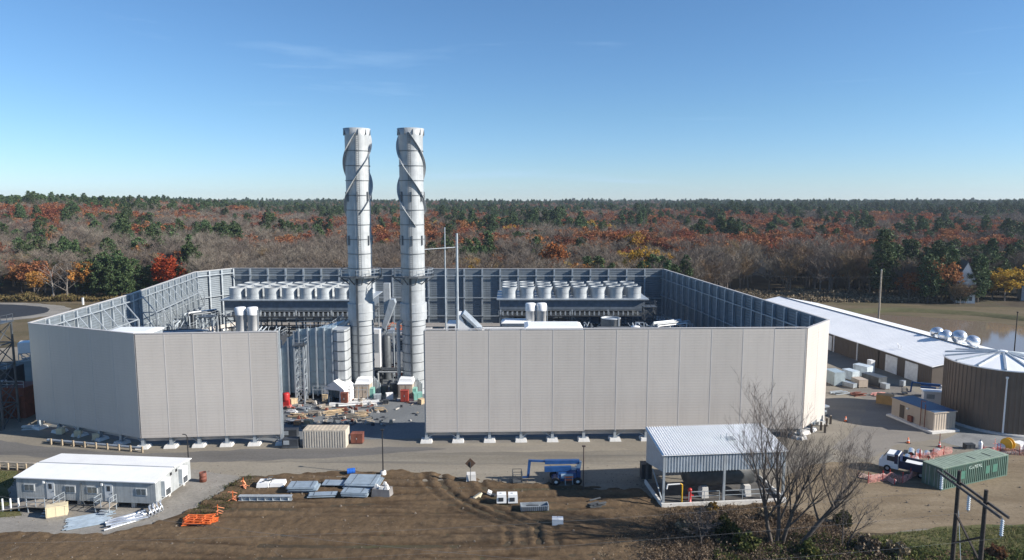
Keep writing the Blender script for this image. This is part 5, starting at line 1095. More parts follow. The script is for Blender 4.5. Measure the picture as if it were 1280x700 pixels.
# clutter by the building
cl = [(1043, 480, 3.2, 2.2, 2.6, 'grey tall crate behind the bright wall corner', casing), (1063, 474, 2.6, 1.8, 1.8, 'pale wrapped crate second from the wall corner, by the brown building', tarp), (1078, 470, 3.0, 2.0, 2.2, 'clear-wrapped bulky load against the brown wall', tarp), (1074, 483, 2.4, 1.8, 1.5, 'tan crate in front of the wrapped load', tan), (1092, 481, 4.0, 2.0, 1.9, 'long dark grey covered crate by the brown building', darkg), (1062, 484, 2.2, 1.2, 0.9, 'low grey crate among scrap at the wall corner', galv), (1088, 466, 1.2, 0.9, 2.6, 'upright white panel box against the brown wall', white), (1106, 486, 1.3, 1.0, 1.0, 'small grey crate left of the white roller doors', galv), (1128, 483, 0.8, 0.7, 1.1, 'small grey bin between the two roller doors', galv)]
for i, (px, py, a, b, h, lab, mm) in enumerate(cl): crate(lab, *G(px, py), a, b, h, mm, ba+0.2*(i % 3), tarp_=tarp if i in (1, 2) else None)
for px, py, L, mm, lab, sd in ((1050, 492, 3.5, galv, 'silver lengths scattered at the foot of the corner crates', 21), (1072, 494, 2.5, rust, 'rusty scrap heap before the covered crate', 22), (1098, 494, 3.0, pinkm, 'pinkish scrap strip on the dark asphalt', 23)): plank_pile(lab, *G(px, py), L, 10, mm, sd, 0.3, 'scrap_pile', 'scrap')
# tan portable building with blue roof
p0 = G(1166, 541); p1 = G(1196, 540.5); p2 = G(1121, 523)
t = thing('portable_building', 'tan flat portable building with dark blue roof before the tank', 'portable building', (p0[0], p0[1], 0), math.atan2(p2[1]-p0[1], p2[0]-p0[0]))
PL = math.hypot(p2[0]-p0[0], p2[1]-p0[1])+1.2; PW = 4.0; ph = 3.0
m = MB(); m.box(0, PL, -PW, 0, 0.35, ph); m.build('walls', mat('ribbed_tan', (0.40, 0.335, 0.27), 0.55, var=0.07, streak=0.15, rib=('Y', 0.45, 0.05)), t)
m = MB(); m.frus(PL/2, -PW/2, ph+0.003, ph+0.14, PL+0.3, PW+0.3, PL+0.3, PW+0.3); m.build('roof_trim', tan, t); m = MB(); m.frus(PL/2, -PW/2, ph+0.143, ph+0.2, PL+0.1, PW+0.1, PL-0.1, PW-0.1); m.build('roof', bluer, t)
m = MB(); m.box(-0.6, PL+0.3, -PW-0.3, 0.7, 0.02, 0.34); m.build('slab', concw, t)
m = MB(); m.box(PL-2.6, PL-1.7, 0.004, 0.06, 0.45, 2.5); m.build('door', brownd, t); m = MB(); m.bar((2.2, 0.25, 0.4), (2.2, 0.25, 4.4), 0.09); m.bar((1.4, 0.25, 0.4), (1.4, 0.25, 4.0), 0.09); m.bar((2.2, 0.25, 4.4), (1.4, 0.25, 4.4), 0.09); m.build('conduit_frame', rust, t)
m = MB(); m.cbox((PL-3.3, 0.12, 2.3), (0.25, 0.2, 0.25)); m.build('wall_lamp', white, t); m = MB(); m.cbox((4.2, 0.2, 0.9), (0.8, 0.35, 0.9)); m.build('meter_box', rust, t)
crate('orange-tan crate at the far corner of the tan portable building', *G(1106, 505), 2.6, 1.6, 1.6, mat('ochre_box', (0.40, 0.24, 0.09), 0.7), -0.6)
boom_lift('smaller blue boom lift parked against the white roller doors', *G(1165, 496), -0.35, 0.72)
for px, py, lab in ((1165, 505, 'white box container with pale roof behind the portable building'), (1185, 505, 'beige box cabinet at the foot of the white pole by the tank')):
    enclosure(lab, *G(px, py), 3.0 if px == 1165 else 1.6, 1.5, 2.2, white if px == 1165 else concw, white, name='utility_box', hip=0.06, rz=-0.3)
# group at the right wall corner: utility boxes and timber bollards
for i, (px, py, a, h, mm, lab) in enumerate(((1010, 531, 1.8, 1.7, galv, 'grey-green utility box at the foot of the bright wall corner'), (1022, 528, 1.6, 1.8, concw, 'pale utility box right of the grey-green one at the wall corner'), (1028, 519, 0.9, 1.5, darkg, 'dark utility box close under the right wall corner'))):
    enclosure(lab, *G(px, py), a, 1.1, h, mm, galv, name='utility_box', hip=0.04, rz=0.4)
for i, (px, py) in enumerate(((1008, 536), (1014, 541), (1026, 538), (1033, 533), (1038, 530), (1031, 541), (1003, 540))):
    t = thing('bollard', 'dark timber bollard ringing the utility boxes at the wall corner', 'bollard', (*G(px, py), 0), 0, 'timber bollards at the right wall corner')
    m = MB(); m.frus(0, 0, 0, 1.35, 0.26, 0.26, 0.24, 0.24); m.build('post', pole_w, t); m = MB(); m.frus(0, 0, 1.352, 1.42, 0.28, 0.28, 0.16, 0.16); m.build('cap', woodg, t)
t = thing('footing_slab', 'pale angled concrete apron beside the bollards', 'concrete slab', (*G(1000, 543), 0.03), 0.5); m = MB(); m.frus(0, 0, 0, 0.5, 3.2, 1.4, 2.8, 1.1); m.build('slab', concw, t); m = MB(); m.bar((-0.8, -0.1, 0.5), (-0.4, 0.1, 1.7), 0.12); m.bar((0.2, 0, 0.5), (-0.4, 0.1, 1.7), 0.12); m.build('anchor', alum, t)
# ================================================================ H-frame power pole near the camera
HX0, HY0, HX1, HY1 = 35.0, 53.2, 34.6, 49.6
t = thing('power_pole', 'dark timber H-frame power pole with three pale insulators', 'power pole', (36.15, 51.4, 0))
for (x, y, lab) in ((0.15, 1.8, 0), (-0.15, -1.8, 1)):
    m = MB(); m.tube((x, y, -0.05), (x, y, 13.2 - 0.05*lab), 0.20, 0.14, n=12); m.build('pole', pole_w, t)
m = MB()
for o in (-0.28, 0.28): m.bar((o-0.1+0.35, 4.3, 12.15), (o-0.1-0.35, -4.3, 12.15), 0.11, 0.2)
m.build('crossarm', mat('grey_crossarm', (0.075, 0.07, 0.068), 0.8, var=0.3, scale=4), t)
m = MB(); m.bar((0.1, 1.8, 9.6), (-0.1, -1.8, 7.2), 0.13); m.bar((0.1, 1.8, 7.0), (-0.1, -1.8, 9.4), 0.13); m.build('cross_brace', pole_w, t)
m = MB(); m.bar((0.3, 1.95, 10.8), (0.1, -0.4, 0.0), 0.035); m.build('guy_wire', galv, t)
ins = []
for y in (4.05, 0.1, -4.05):
    i_ = MB(); x = 0.35*y/4.3-0.1
    prof = [(0.03, 12.0)]
    for k in range(8): z = 11.85-0.155*k; prof += [(0.05, z), (0.135, z-0.06), (0.12, z-0.1), (0.05, z-0.085)]
    prof += [(0.03, 10.5), (0.01, 10.5)]
    i_.lathe(prof, x=x, y=y, n=16); i_.build('insulator', mat('grey_porcelain', (0.58, 0.63, 0.68), 0.3), t); ins.append((36.15+x, 51.4+y, 10.45))
def wire(label, p, q, sag, r=0.006, mm=None, grp=None):
    p = Vector(p); q = Vector(q); m = MB(); pts = []
    for k in range(41): s = k/40; c = p.lerp(q, s); c.z -= sag*4*s*(1-s); pts.append(c - p)
    m.path(pts, r, 5); return solo('power_line', m, mm or mat('wire_grey', (0.16, 0.165, 0.17), 0.6), label, 'wire', p, 0, grp)
for k, w in enumerate(('far', 'middle', 'near')):
    wire('thin conductor hanging from the %s insulator of the H-frame pole to the left' % w, ins[k], (ins[k][0]-135, ins[k][1]-8, 11.0), 2.6)
wire('thin grey wire crossing above the dirt field at lower left', (-80, 66, 11), (25, 44, 9.0), 2.2, 0.009)
# ================================================================ utility pole beyond the white roof, left-edge structures
t = thing('utility_pole', 'tall bare grey utility pole beyond the white roof', 'utility pole', (104.5, 192, 0)); m = MB(); m.tube((0, 0, 0), (0, 0, 15.3), 0.28, 0.2, n=10); m.build('pole', woodg, t); m = MB(); m.cbox((0, 0, 15.38), (0.35, 0.35, 0.14)); m.build('cap', galv, t)
wire('faint pair of wires before the right woods', (60, 236, 10), (130, 232, 9), 0.8, 0.03, darkg)
t = thing('marker_post', 'small white post on the dry field beyond the left wall', 'post', (*G(104, 381), 0)); m = MB(); m.box(-0.22, 0.22, -0.22, 0.22, 0, 2.3); m.build('post', white, t); m = MB(); m.box(-0.3, 0.3, -0.3, 0.3, 2.303, 2.4); m.build('cap', white, t)
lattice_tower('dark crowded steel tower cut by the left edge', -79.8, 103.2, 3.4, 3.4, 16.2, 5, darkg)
t = thing('storage_silo', 'pale green-white silo at the left edge before the dark tower', 'silo', (-79.0, 100.0, 0)); m = MB(); m.lathe([(1.4, 8.5), (1.4, 14.6), (1.2, 15.0), (0.01, 15.3)], n=24); m.build('shell', mat('mint_white', (0.62, 0.70, 0.68), 0.4), t); m = MB(); m.lathe([(0.3, 7), (1.4, 8.5)], n=20); m.build('cone', galv, t); m = MB()
for a in (0.8, 2.4, 3.9, 5.5): m.bar((1.2*math.cos(a), 1.2*math.sin(a), 0), (1.2*math.cos(a), 1.2*math.sin(a), 9), 0.2)
m.build('leg', darkg, t)
t = thing('conveyor_bridge', 'white covered truss bridge at the left edge behind the shaded wall', 'conveyor', (-86, 117, 0), 0.42)
m = MB(); m.box(0, 12, -1.2, 1.2, 8.6, 10.4); m.build('casing', white, t); m = MB(); m.lattice((0, -1.1, 7.2), (12, -1.1, 7.2), (0, 0, 1), 1.38, 7, 0.12); m.lattice((0, 1.1, 7.2), (12, 1.1, 7.2), (0, 0, 1), 1.38, 7, 0.12); m.build('truss', galv, t)
m = MB(); m.box(1.7, 3.0, -0.6, 0.6, 4.5, 7.19); m.box(2.1, 2.6, -0.3, 0.3, 0, 4.49); m.box(9.5, 9.9, -0.3, 0.3, 0, 7.19); m.build('leg', white, t)
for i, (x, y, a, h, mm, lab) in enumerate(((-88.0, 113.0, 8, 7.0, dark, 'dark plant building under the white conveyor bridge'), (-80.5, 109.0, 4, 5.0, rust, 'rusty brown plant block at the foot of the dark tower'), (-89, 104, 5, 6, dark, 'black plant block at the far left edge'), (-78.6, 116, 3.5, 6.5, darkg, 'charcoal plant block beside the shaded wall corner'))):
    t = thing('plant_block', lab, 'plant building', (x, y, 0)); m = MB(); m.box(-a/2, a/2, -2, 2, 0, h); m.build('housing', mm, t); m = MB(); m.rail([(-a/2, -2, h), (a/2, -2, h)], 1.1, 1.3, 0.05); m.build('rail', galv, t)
    m = MB()
    for k in range(5): m.path([(-a/2+0.5+k*a/6, -2.25, 0), (-a/2+0.5+k*a/6, -2.25, h*0.7), (a/2, -2.25-0.2*k, h*0.75)], 0.1, 6)
    m.build('piping', [galv, rust][i % 2], t)
t = thing('guard_rail', 'pale pipe laid on timber along the road under the left wall', 'pipe', (*G(60, 553), 0.02), -0.25); m = MB(); m.tube((0, 0, 0.35), (7, 0, 0.35), 0.22, n=10); m.build('pipe', galv, t); m = MB()
for k in range(4): m.box(0.8+1.8*k, 1.0+1.8*k, -0.4, 0.4, 0, 0.128)
m.build('bearer', wood, t)
for k, (px, py) in enumerate(((76, 546), (98, 549), (120, 553))):
    crate(('small cream box at the left end under the shaded wall', 'small cream box in the middle under the shaded wall', 'small cream box at the right under the shaded wall')[k], *G(px, py-3), 0.9, 0.8, 0.9, mat('cream_box', (0, 0, 0)), 0.3*k)
plank_pile('pale scrap pile at the far left foot of the shaded wall', *G(38, 536), 2.6, 11, concw, 41, 0.2, 'scrap_pile', 'scrap')
# ================================================================ far houses
def house(label, x, y, z, a, b, h, rh, wall, roof, rz):
    t = thing('house', label, 'house', (x, y, z), rz)
    m = MB(); m.prism([(-a/2, 0), (a/2, 0), (a/2, h), (0, h+rh), (-a/2, h)], 'y', -b/2, b/2); m.build('walls', wall, t)
    m = MB(); m.prism([(-a/2-0.4, h-0.3), (0, h+rh+0.05), (a/2+0.4, h-0.3), (a/2+0.4, h-0.05), (0, h+rh+0.3), (-a/2-0.4, h-0.05)], 'y', -b/2-0.3, b/2+0.3); m.build('roof', roof, t)
    for k in (-0.25, 0.25):
        for z_ in (1.6, 4.2): w = MB(); w.box(k*a-0.5, k*a+0.5, -b/2-0.06, -b/2-0.004, z_-0.7, z_+0.7); w.build('window', glass, t)
    m = MB(); m.box(a*0.2, a*0.2+0.7, 0, 0.7, h+rh*0.5, h+rh+1.0); m.build('chimney', rust, t)
groof = mat('house_roof', (0.10, 0.105, 0.115), 0.8, var=0.2)
# ================================================================ vegetation
bark = mat('grey_bark', (0.17, 0.145, 0.125), 0.95, var=0.3, scale=3)
bark_d = mat('dark_bark', (0.085, 0.07, 0.06), 0.95, var=0.3, scale=3)
barkw = mat('pale_birch_bark', (0.50, 0.46, 0.42), 0.9, var=0.2, scale=3)
tw_m = leaf_mat('bare_twigs', [(0.125, 0.103, 0.083), (0.17, 0.142, 0.117), (0.215, 0.182, 0.152)], 0.95, 0)
tw_r = leaf_mat('reddish_twigs', [(0.15, 0.10, 0.058), (0.21, 0.145, 0.085), (0.26, 0.19, 0.12)], 0.95, 0)
lf_oak = leaf_mat('oak_rust_leaves', [(0.15, 0.055, 0.026), (0.24, 0.086, 0.042), (0.32, 0.14, 0.065)])
lf_red = leaf_mat('maple_red_leaves', [(0.26, 0.05, 0.014), (0.40, 0.085, 0.022), (0.46, 0.14, 0.035)])
lf_org = leaf_mat('orange_leaves', [(0.26, 0.098, 0.026), (0.38, 0.15, 0.038), (0.34, 0.19, 0.075)])
lf_yel = leaf_mat('yellow_leaves', [(0.34, 0.20, 0.02), (0.44, 0.28, 0.03), (0.36, 0.24, 0.06)])
lf_pin = leaf_mat('pine_needles', [(0.032, 0.055, 0.025), (0.058, 0.092, 0.038), (0.10, 0.135, 0.055)], 0.7, 0.1)
lf_brn = leaf_mat('brush_twigs', [(0.11, 0.082, 0.054), (0.18, 0.14, 0.095), (0.26, 0.21, 0.15)], 0.9, 0.1)
lf_grn = leaf_mat('shrub_leaves', [(0.035, 0.05, 0.016), (0.065, 0.082, 0.024), (0.125, 0.12, 0.04)])
lf_gra = leaf_mat('grass_blades', [(0.07, 0.095, 0.028), (0.13, 0.135, 0.05), (0.24, 0.20, 0.105)])
def skeleton(R, h, levels, spread=0.55, first=0.25, nb=(7, 4, 4, 3), lean=0.0, up=0.35, r0=None):
    """list of segments (p, q, r0, r1, level)"""
    segs = []
    def grow(p, d, L, r, lev):
        n = 5 if lev == 0 else (4 if lev < 3 else 3); pts = [(p, r)]
        for k in range(n):
            d = (d + Vector((R.gauss(0, 0.06), R.gauss(0, 0.06), up*0.14*(0 if lev == 0 else 1)))).normalized()
            q = p + d*L/n; r2 = r*(1-0.62*(k+1)/n) if lev < levels else r*(1-0.9*(k+1)/n)
            segs.append((p, q, pts[-1][1], r2, lev)); p = q; pts.append((q, r2))
        if lev < levels:
            m = nb[min(lev, len(nb)-1)]
            for j in range(m):
                t = first + (1-first)*(j+R.uniform(0.2, 0.9))/m if lev == 0 else 0.25+0.75*(j+R.random())/m
                i = min(int(t*n), n-1); f = t*n-i; a, b = pts[i], pts[min(i+1, n)]
                o = a[0].lerp(b[0], f); rr = (a[1]*(1-f)+b[1]*f)*0.62
                az = R.uniform(0, 2*PI) if lev else j*2.4+R.uniform(-0.5, 0.5)
                side = Vector((math.cos(az), math.sin(az), 0)); dd = (d*(1-spread) + side*spread + Vector((0, 0, 0.18*up))).normalized()
                grow(o, dd, L*R.uniform(0.42, 0.68)*(1.05-0.35*t if lev == 0 else 1), rr, lev+1)
    grow(Vector((0, 0, 0)), Vector((lean, 0, 1)).normalized(), h*0.72, r0 or h*0.018, 0)
    return segs
def quad(m, c, u, v): m.add([c-u-v, c+u-v, c+u+v, c-u+v], [(0, 1, 2, 3)])
def rv(R): 
    z = R.uniform(-1, 1); a = R.uniform(0, 2*PI); s = math.sqrt(1-z*z); return Vector((s*math.cos(a), s*math.sin(a), z))
def bare_tree(seed, h, tips=1500, wid=(0.035, 0.085), round_=0.5):
    R = random.Random(seed); segs = skeleton(R, h, 2, 0.6, 0.28, (10, 5, 4), up=0.5)
    tr = MB(); cr = MB()
    for p, q, a, b, l in segs: tr.tube(p, q, max(a, 0.03), max(b, 0.02), n=5 if l == 0 else 3, cap=False)
    fine = [s for s in segs if s[4] >= 1]
    for k in range(tips):
        p, q, a, b, l = R.choice(fine); o = p.lerp(q, R.random()); d = ((q-p).normalized()*0.6 + rv(R)*0.75 + Vector((0, 0, 0.45))).normalized()
        L = R.uniform(0.7, 2.0); w = R.uniform(*wid); s = d.cross(rv(R)).normalized()*w/2; e = o + d*L
        cr.add([o-s, o+s, e+s*0.5, e-s*0.5], [(0, 1, 2, 3)])
    return tr, cr
def leafy_tree(seed, h, rad, nclump=70, per=34, leaf=(0.22, 0.42), base=0.28, flat=0.85):
    R = random.Random(seed); segs = skeleton(R, h*0.95, 1, 0.5, 0.3, (8, 4))
    tr = MB(); cr = MB()
    for p, q, a, b, l in segs: tr.tube(p, q, max(a, 0.03), max(b, 0.02), n=5 if l == 0 else 3, cap=False)
    cz = h*(1+base)/2; hz = h*(1-base)/2; seedv = R.uniform(0, 99)
    for k in range(nclump):
        d = rv(R); rr = R.uniform(0.35, 1.0)**0.6*(0.82+0.45*mnoise.noise(d*1.7+Vector((seedv, 0, 0))))
        c = Vector((d.x*rad*rr, d.y*rad*rr, cz + d.z*hz*rr*flat)); cs = R.uniform(0.6, 1.35)*rad*0.22
        for j in range(per):
            o = c + rv(R)*cs*R.random()**0.4; s = R.uniform(*leaf); u = rv(R); v = u.cross(rv(R)).normalized(); quad(cr, o, u*s*0.5, v*s*0.38)
    return tr, cr
def pine_tree(seed, h, rad, tiers=15, per=9, needle=26, conic=0.75):
    R = random.Random(seed); tr = MB(); cr = MB(); tr.tube((0, 0, 0), (0, 0, h*0.95), h*0.017, 0.03, n=6, cap=False)
    for t in range(tiers):
        f = t/(tiers-1); z = h*(0.2+0.78*f); r = rad*(1-f*conic)*(R.uniform(0.75, 1.12)) if f < 0.97 else rad*0.15
        if f < 0.15: r *= 0.75
        n = max(3, int(per*(1-0.45*f)))
        for k in range(n):
            a = R.uniform(0, 2*PI); L = r*R.uniform(0.65, 1.08); e = Vector((math.cos(a)*L, math.sin(a)*L, z+L*0.16*R.uniform(-0.4, 1))); b = Vector((0, 0, z-L*0.1))
            if L > 1: tr.tube(b, e, 0.05, 0.015, n=3, cap=False)
            for j in range(needle):
                s = R.uniform(0.35, 1)**0.7; o = b.lerp(e, s) + Vector((R.gauss(0, 0.42), R.gauss(0, 0.42), R.gauss(0.12, 0.36)))*(0.6+0.5*r/rad)
                d = (rv(R)+Vector((0, 0, 0.5))).normalized(); w = R.uniform(0.22, 0.44); quad(cr, o, d*w*0.85, d.cross(rv(R)).normalized()*w*0.42)
    return tr, cr
PROTO = {}
def stand(x, y): return 1 + 0.22*mnoise.noise((x/55, y/55, 3.3)) + 0.12*mnoise.noise((x/21, y/21, 8.8))
def proto(key, tm, bm_, cm): PROTO.setdefault(key, []).append((tm.mesh('trunk', bm_), cm[0].mesh('crown', cm[1])))
for s in range(4): tr, cr = bare_tree(11+s, 15.0+s*0.9, 3600, (0.02, 0.046)); proto('bare', tr, bark, (cr, tw_m))
for s in range(2): tr, cr = bare_tree(31+s, 13.5+s, 3000, (0.03, 0.075)); proto('russet', tr, bark, (cr, tw_r))
for s in range(2): tr, cr = leafy_tree(41+s, 15.5+s, 5.6+s*0.5, 85, 36, (0.32, 0.58), 0.22); proto('oak', tr, bark_d, (cr, lf_oak))
for s in range(2): tr, cr = leafy_tree(51+s, 13.5+s, 4.4, 66, 34, (0.28, 0.5), 0.2); proto('yellow', tr, bark, (cr, lf_yel))
tr, cr = leafy_tree(61, 14.5, 4.4, 66, 32, (0.28, 0.5), 0.2); proto('orange', tr, bark, (cr, lf_org))
tr, cr = leafy_tree(66, 15.5, 5.4, 90, 36, (0.28, 0.5), 0.2); proto('red', tr, bark_d, (cr, lf_red))
for s in range(3): tr, cr = pine_tree(71+s, 16.5+1.3*s, 5.2-0.3*s, 15, 10, 32, 0.42+0.12*s); proto('pine', tr, bark_d, (cr, lf_pin))
def plant(key, x, y, label, cat, group=None, s=1.0, name=None, variant=None, sz=1.0):
    nm = name or {'bare': 'bare_tree', 'russet': 'russet_tree', 'oak': 'oak_tree', 'yellow': 'yellow_tree', 'orange': 'orange_tree', 'red': 'red_maple', 'pine': 'pine_tree'}[key]
    t = thing(nm, label, cat, (x, y, terrain(x, y)-0.05), rnd.uniform(0, 2*PI), group)
    a, b = PROTO[key][variant if variant is not None else rnd.randrange(len(PROTO[key]))]
    link('trunk', a, t); link('crown', b, t); wd = 1.0 if key == 'pine' else 1.16; t.scale = (s*wd, s*wd, s*sz); return t
LBL = {'bare': ('bare grey-brown leafless tree', 'bare tree'), 'russet': ('thin reddish-brown tree with few leaves', 'tree'), 'oak': ('dark rust-brown oak', 'oak tree'), 'yellow': ('golden yellow autumn tree', 'tree'), 'orange': ('pale orange autumn tree', 'tree'), 'red': ('red-leaved maple', 'maple tree'), 'pine': ('dark green pine', 'pine tree')}
def zone(px): return 'in the woods at the left behind the dry field' if px < 250 else ('in the woods behind the back wall of the plant' if px < 850 else 'in the woods at the right beyond the meadow')
def frontier(px):
    """distance (along y) at which the wood begins, by bearing"""
    xs = [-120, 130, 200, 280, 420, 820, 900, 935, 1060, 1180, 1240, 1420]; ys = [244, 250, 246, 236, 222, 215, 236, 262, 250, 232, 240, 235]
    return float(np.interp(px, xs, ys))
def pick(px, y, R, x):
    """which kind grows where: patches from noise, tuned by bearing and depth"""
    c = mnoise.noise((x/70, y/62, 7.7)) + 0.15*mnoise.noise((x/18, y/18, 1.1)); e = mnoise.noise((x/62, y/55, 21.3)) + 0.15*mnoise.noise((x/18, y/18, 5.5)); g = mnoise.noise((x/30, y/34, 33.3)); q = R.random(); d = y
    P, O, Yl = c > 0.12, e > 0.08, g > 0.18
    if d < (300 if px > 850 else 320):
        if px < 60: w = (('pine', .18), ('oak', .12), ('orange', .14), ('russet', .25), ('bare', .3))
        elif px < 250: w = (('pine', .25), ('oak', .05), ('russet', .15), ('bare', .55))
        elif px < 520: w = (('bare', .9), ('russet', .1))
        elif px < 860: w = (('yellow', .5 if Yl else .05), ('orange', .4 if Yl else .06), ('pine', .5 if c > 0.33 else 0.0), ('russet', .30), ('oak', .5 if e > 0.3 else 0.0), ('bare', .48))
        elif px < 1080: w = (('bare', .72), ('russet', .24), ('orange', .02), ('pine', .03))
        else: w = (('pine', .42), ('bare', .38), ('oak', .08), ('orange', .06), ('russet', .08))
    elif d < 800:
        if px < 300: w = (('pine', 2.2 if c > 0.08 and d > 350 else .06), ('oak', 1.8 if e > 0.08 and d > 380 else .03), ('orange', .04), ('bare', .6), ('russet', .12))
        elif px < 480: w = (('oak', 2.2 if e > -0.05 and d > 330 else .04), ('pine', 1.6 if c > 0.22 and d > 420 else .03), ('bare', .6), ('russet', .15))
        elif px < 860: w = (('oak', 1.8 if e > 0.0 and d > 320 else .05), ('yellow', .6 if Yl else .03), ('orange', .5 if Yl else .05), ('pine', 1.6 if c > 0.2 and d > 400 else .06), ('russet', .25), ('bare', .5))
        else: w = (('oak', 2.6 if (e > -0.12 and d > 300) else .03), ('pine', 2.0 if (c > 0.16 and d > 390) else .05), ('red', .02), ('russet', .14), ('bare', .5))
    else:
        if px > 850: w = (('pine', 1.6 if c > -0.1 else .35), ('oak', .5 if e > 0.1 else .1), ('bare', .15))
        elif px > 450: w = (('pine', 1.0 if c > 0.05 else .2), ('oak', 1.2 if e > 0 else .3), ('bare', .35), ('yellow', .02))
        else: w = (('pine', 1.1 if c > 0.02 else .22), ('oak', .9 if e > 0.05 else .15), ('bare', .4))
    tot = sum(k for _, k in w); q *= tot
    for k, v in w:
        q -= v
        if q <= 0: return k
    return 'bare'
R = random.Random(99); pts = []; yy = 205.0
while yy < 2700:
    sp = 6.7 + max(0, yy-300)*0.0042
    hw = yy*0.80 + 12; xx = -hw
    while xx < hw:
        x = xx + R.uniform(-0.48, 0.48)*sp; y = yy + R.uniform(-0.48, 0.48)*sp; px = 640 + FOC*x/y
        if y > frontier(px) and -70 < px < 1350: pts.append((x, y, px))
        xx += sp
    yy += sp
HOUSES = [(93.5, 330, 'white gabled house among the trees behind the back wall'), (161.5, 241, 'white A-frame house front between dark pines at the right'), (181.5, 246, 'small grey house at the right edge by the yellow tree'), (113, 320, 'low pale house glimpsed among trees right of the gabled house')]
house(HOUSES[0][2], 86.5, 318, terrain(86.5, 318), 7, 9, 5.5, 4.0, white, groof, 0.25)
house(HOUSES[1][2], 156.2, 234.5, 0, 5.6, 8, 7.6, 6.4, white, groof, -0.35)
house(HOUSES[2][2], 183.5, 238.0, 0, 8, 8, 5.0, 3, mat('blue_grey_siding', (0.30, 0.36, 0.42), 0.6), groof, -0.5)
house(HOUSES[3][2], 118.5, 322, terrain(118.5, 322), 8, 7, 4.6, 3.2, mat('house_cream', (0.62, 0.58, 0.50), 0.6), groof, -0.3)
def clear(x, y, px):
    for hx, hy, w in ((86.5, 318, 1), (156.2, 233.5, 1), (183.5, 238, 1), (118.5, 322, 1)):
        if abs(px - (640+FOC*hx/hy)) < 7 and hy-62 < y < hy+6: return False
    for hx, hy, r in ((-127.3, 246, 12), (-123.5, 245, 5), (176, 238, 10), (-185, 247, 6)) + tuple(((px-640)/FOC*d, d-4, 8) for px, d in ((545, 500), (567, 560), (598, 545), (638, 470), (671, 330), (737, 515), (759, 498), (771, 348), (794, 342), (806, 262), (692, 268), (707, 560), (843, 470), (882, 440))):
        if math.hypot(x-hx, y-hy) < r: return False
    return True
pts = [p for p in pts if clear(*p)]
near = []; farp = {}; count = {}
lim = {'bare': 300, 'russet': 160, 'oak': 120, 'pine': 120, 'yellow': 40, 'orange': 40, 'red': 12}
for x, y, px in sorted(pts, key=lambda p: math.hypot(p[0], p[1])):
    k = pick(px, y, R, x)
    if y < 480 and count.get(k, 0) < lim[k] and -40 < px < 1320:
        count[k] = count.get(k, 0) + 1
        lab, cat = LBL[k]; plant(k, x, y, '%s %s' % (lab, zone(px)), cat, '%ss %s' % (lab, zone(px)), R.uniform(0.82, 1.14)*stand(x, y)*(0.86 if px > 250 and px < 860 and y < 300 else 1))
    else: farp.setdefault(k, []).append((x, y))
# named trees of their own
def at(px, py): return G(px, py)
plant('red', -124.0, 244, 'brightest red maple, round crown standing over the left wall', 'maple tree', None, 1.12)
for i, (px, y, s) in enumerate(((110, 243, 0.98), (128, 246, 1.06), (146, 242, 1.04), (164, 244, 0.98), (120, 240, 0.86), (155, 240, 0.9), (184, 246, 0.8), (137, 239, 0.82), (222, 246, 0.7))):
    plant('pine', (px-640)/FOC*y, y, 'broad dark green pine in the thick clump before the left woods', 'pine tree', 'thick pine clump at the left', s, variant=i % 3, sz=0.86)
for px, y, k, lab, s in ((62, 238, 'bare', 'left of two pale-trunked birches at the left wood edge', 0.95), (78, 238, 'bare', 'right of two pale-trunked birches at the left wood edge', 1.0)):
    t = plant(k, (px-640)/FOC*y, y, lab, 'birch tree', None, s, 'birch_tree', variant=0)
    tm = PROTO['bare'][0][0].copy(); tm.materials.clear(); tm.materials.append(barkw); t.children[0].data = tm
plant('orange', (100-640)/FOC*241, 241, 'tall pale orange tree left of the thick pine clump', 'tree', None, 1.05)
plant('orange', (42-640)/FOC*240, 240, 'small rust-orange tree left of the pale birches', 'tree', None, 0.8)
plant('pine', (1105-640)/FOC*240, 240, 'tallest lone dark pine beyond the white roof and pole', 'pine tree', None, 1.28, variant=2)
plant('yellow', (1262-640)/FOC*236, 236, 'broad golden willow-like tree at the right edge', 'tree', None, 1.25, sz=0.78)
plant('yellow', (1246-640)/FOC*239, 239, 'smaller golden tree just left of the broad golden one', 'tree', None, 0.95, sz=0.8)
plant('yellow', (1290-640)/FOC*238, 238, 'golden tree cut by the right picture edge', 'tree', None, 1.2, sz=0.8)
plant('orange', (1140-640)/FOC*234, 234, 'amber tree between the lone pine and the pine group at right', 'tree', None, 0.82)
for i, (px, y, s) in enumerate(((1165, 231, 1.0), (1182, 233, 1.05), (1192, 239, 0.98), (1222, 231, 0.85), (1228, 232, 0.92), (1174, 238, 1.0))):
    plant('pine', (px-640)/FOC*y, y, 'dark pine in the shaded group round the A-frame house', 'pine tree', 'shaded pine group at the right', s, variant=i % 3)
SPEC = [('yellow', 545, 500, 'golden crown directly left of the thin mast, behind the back wall'), ('yellow', 567, 560, 'golden crown right of the masts, behind the back wall'), ('orange', 598, 545, 'amber crown between the masts and the right fan bank'), ('yellow', 638, 470, 'olive-gold crown above the left end of the right fan bank'), ('orange', 671, 330, 'orange crown close behind the back wall above the white vessels'), ('yellow', 737, 515, 'bright gold crown next to the dark red oak, mid woods'), ('yellow', 759, 498, 'gold crown right of the bright gold one, mid woods'), ('orange', 771, 348, 'orange crown near the white gabled house'), ('yellow', 794, 342, 'olive crown right beside the white gabled house'), ('yellow', 806, 262, 'lowest golden tree, just over the right end of the back wall'), ('orange', 692, 268, 'dull amber tree low over the middle of the back wall')]
for k, px, d, lab in SPEC: plant(k, (px-640)/FOC*d, d, lab, 'tree', None, 1.4, sz=1.05)
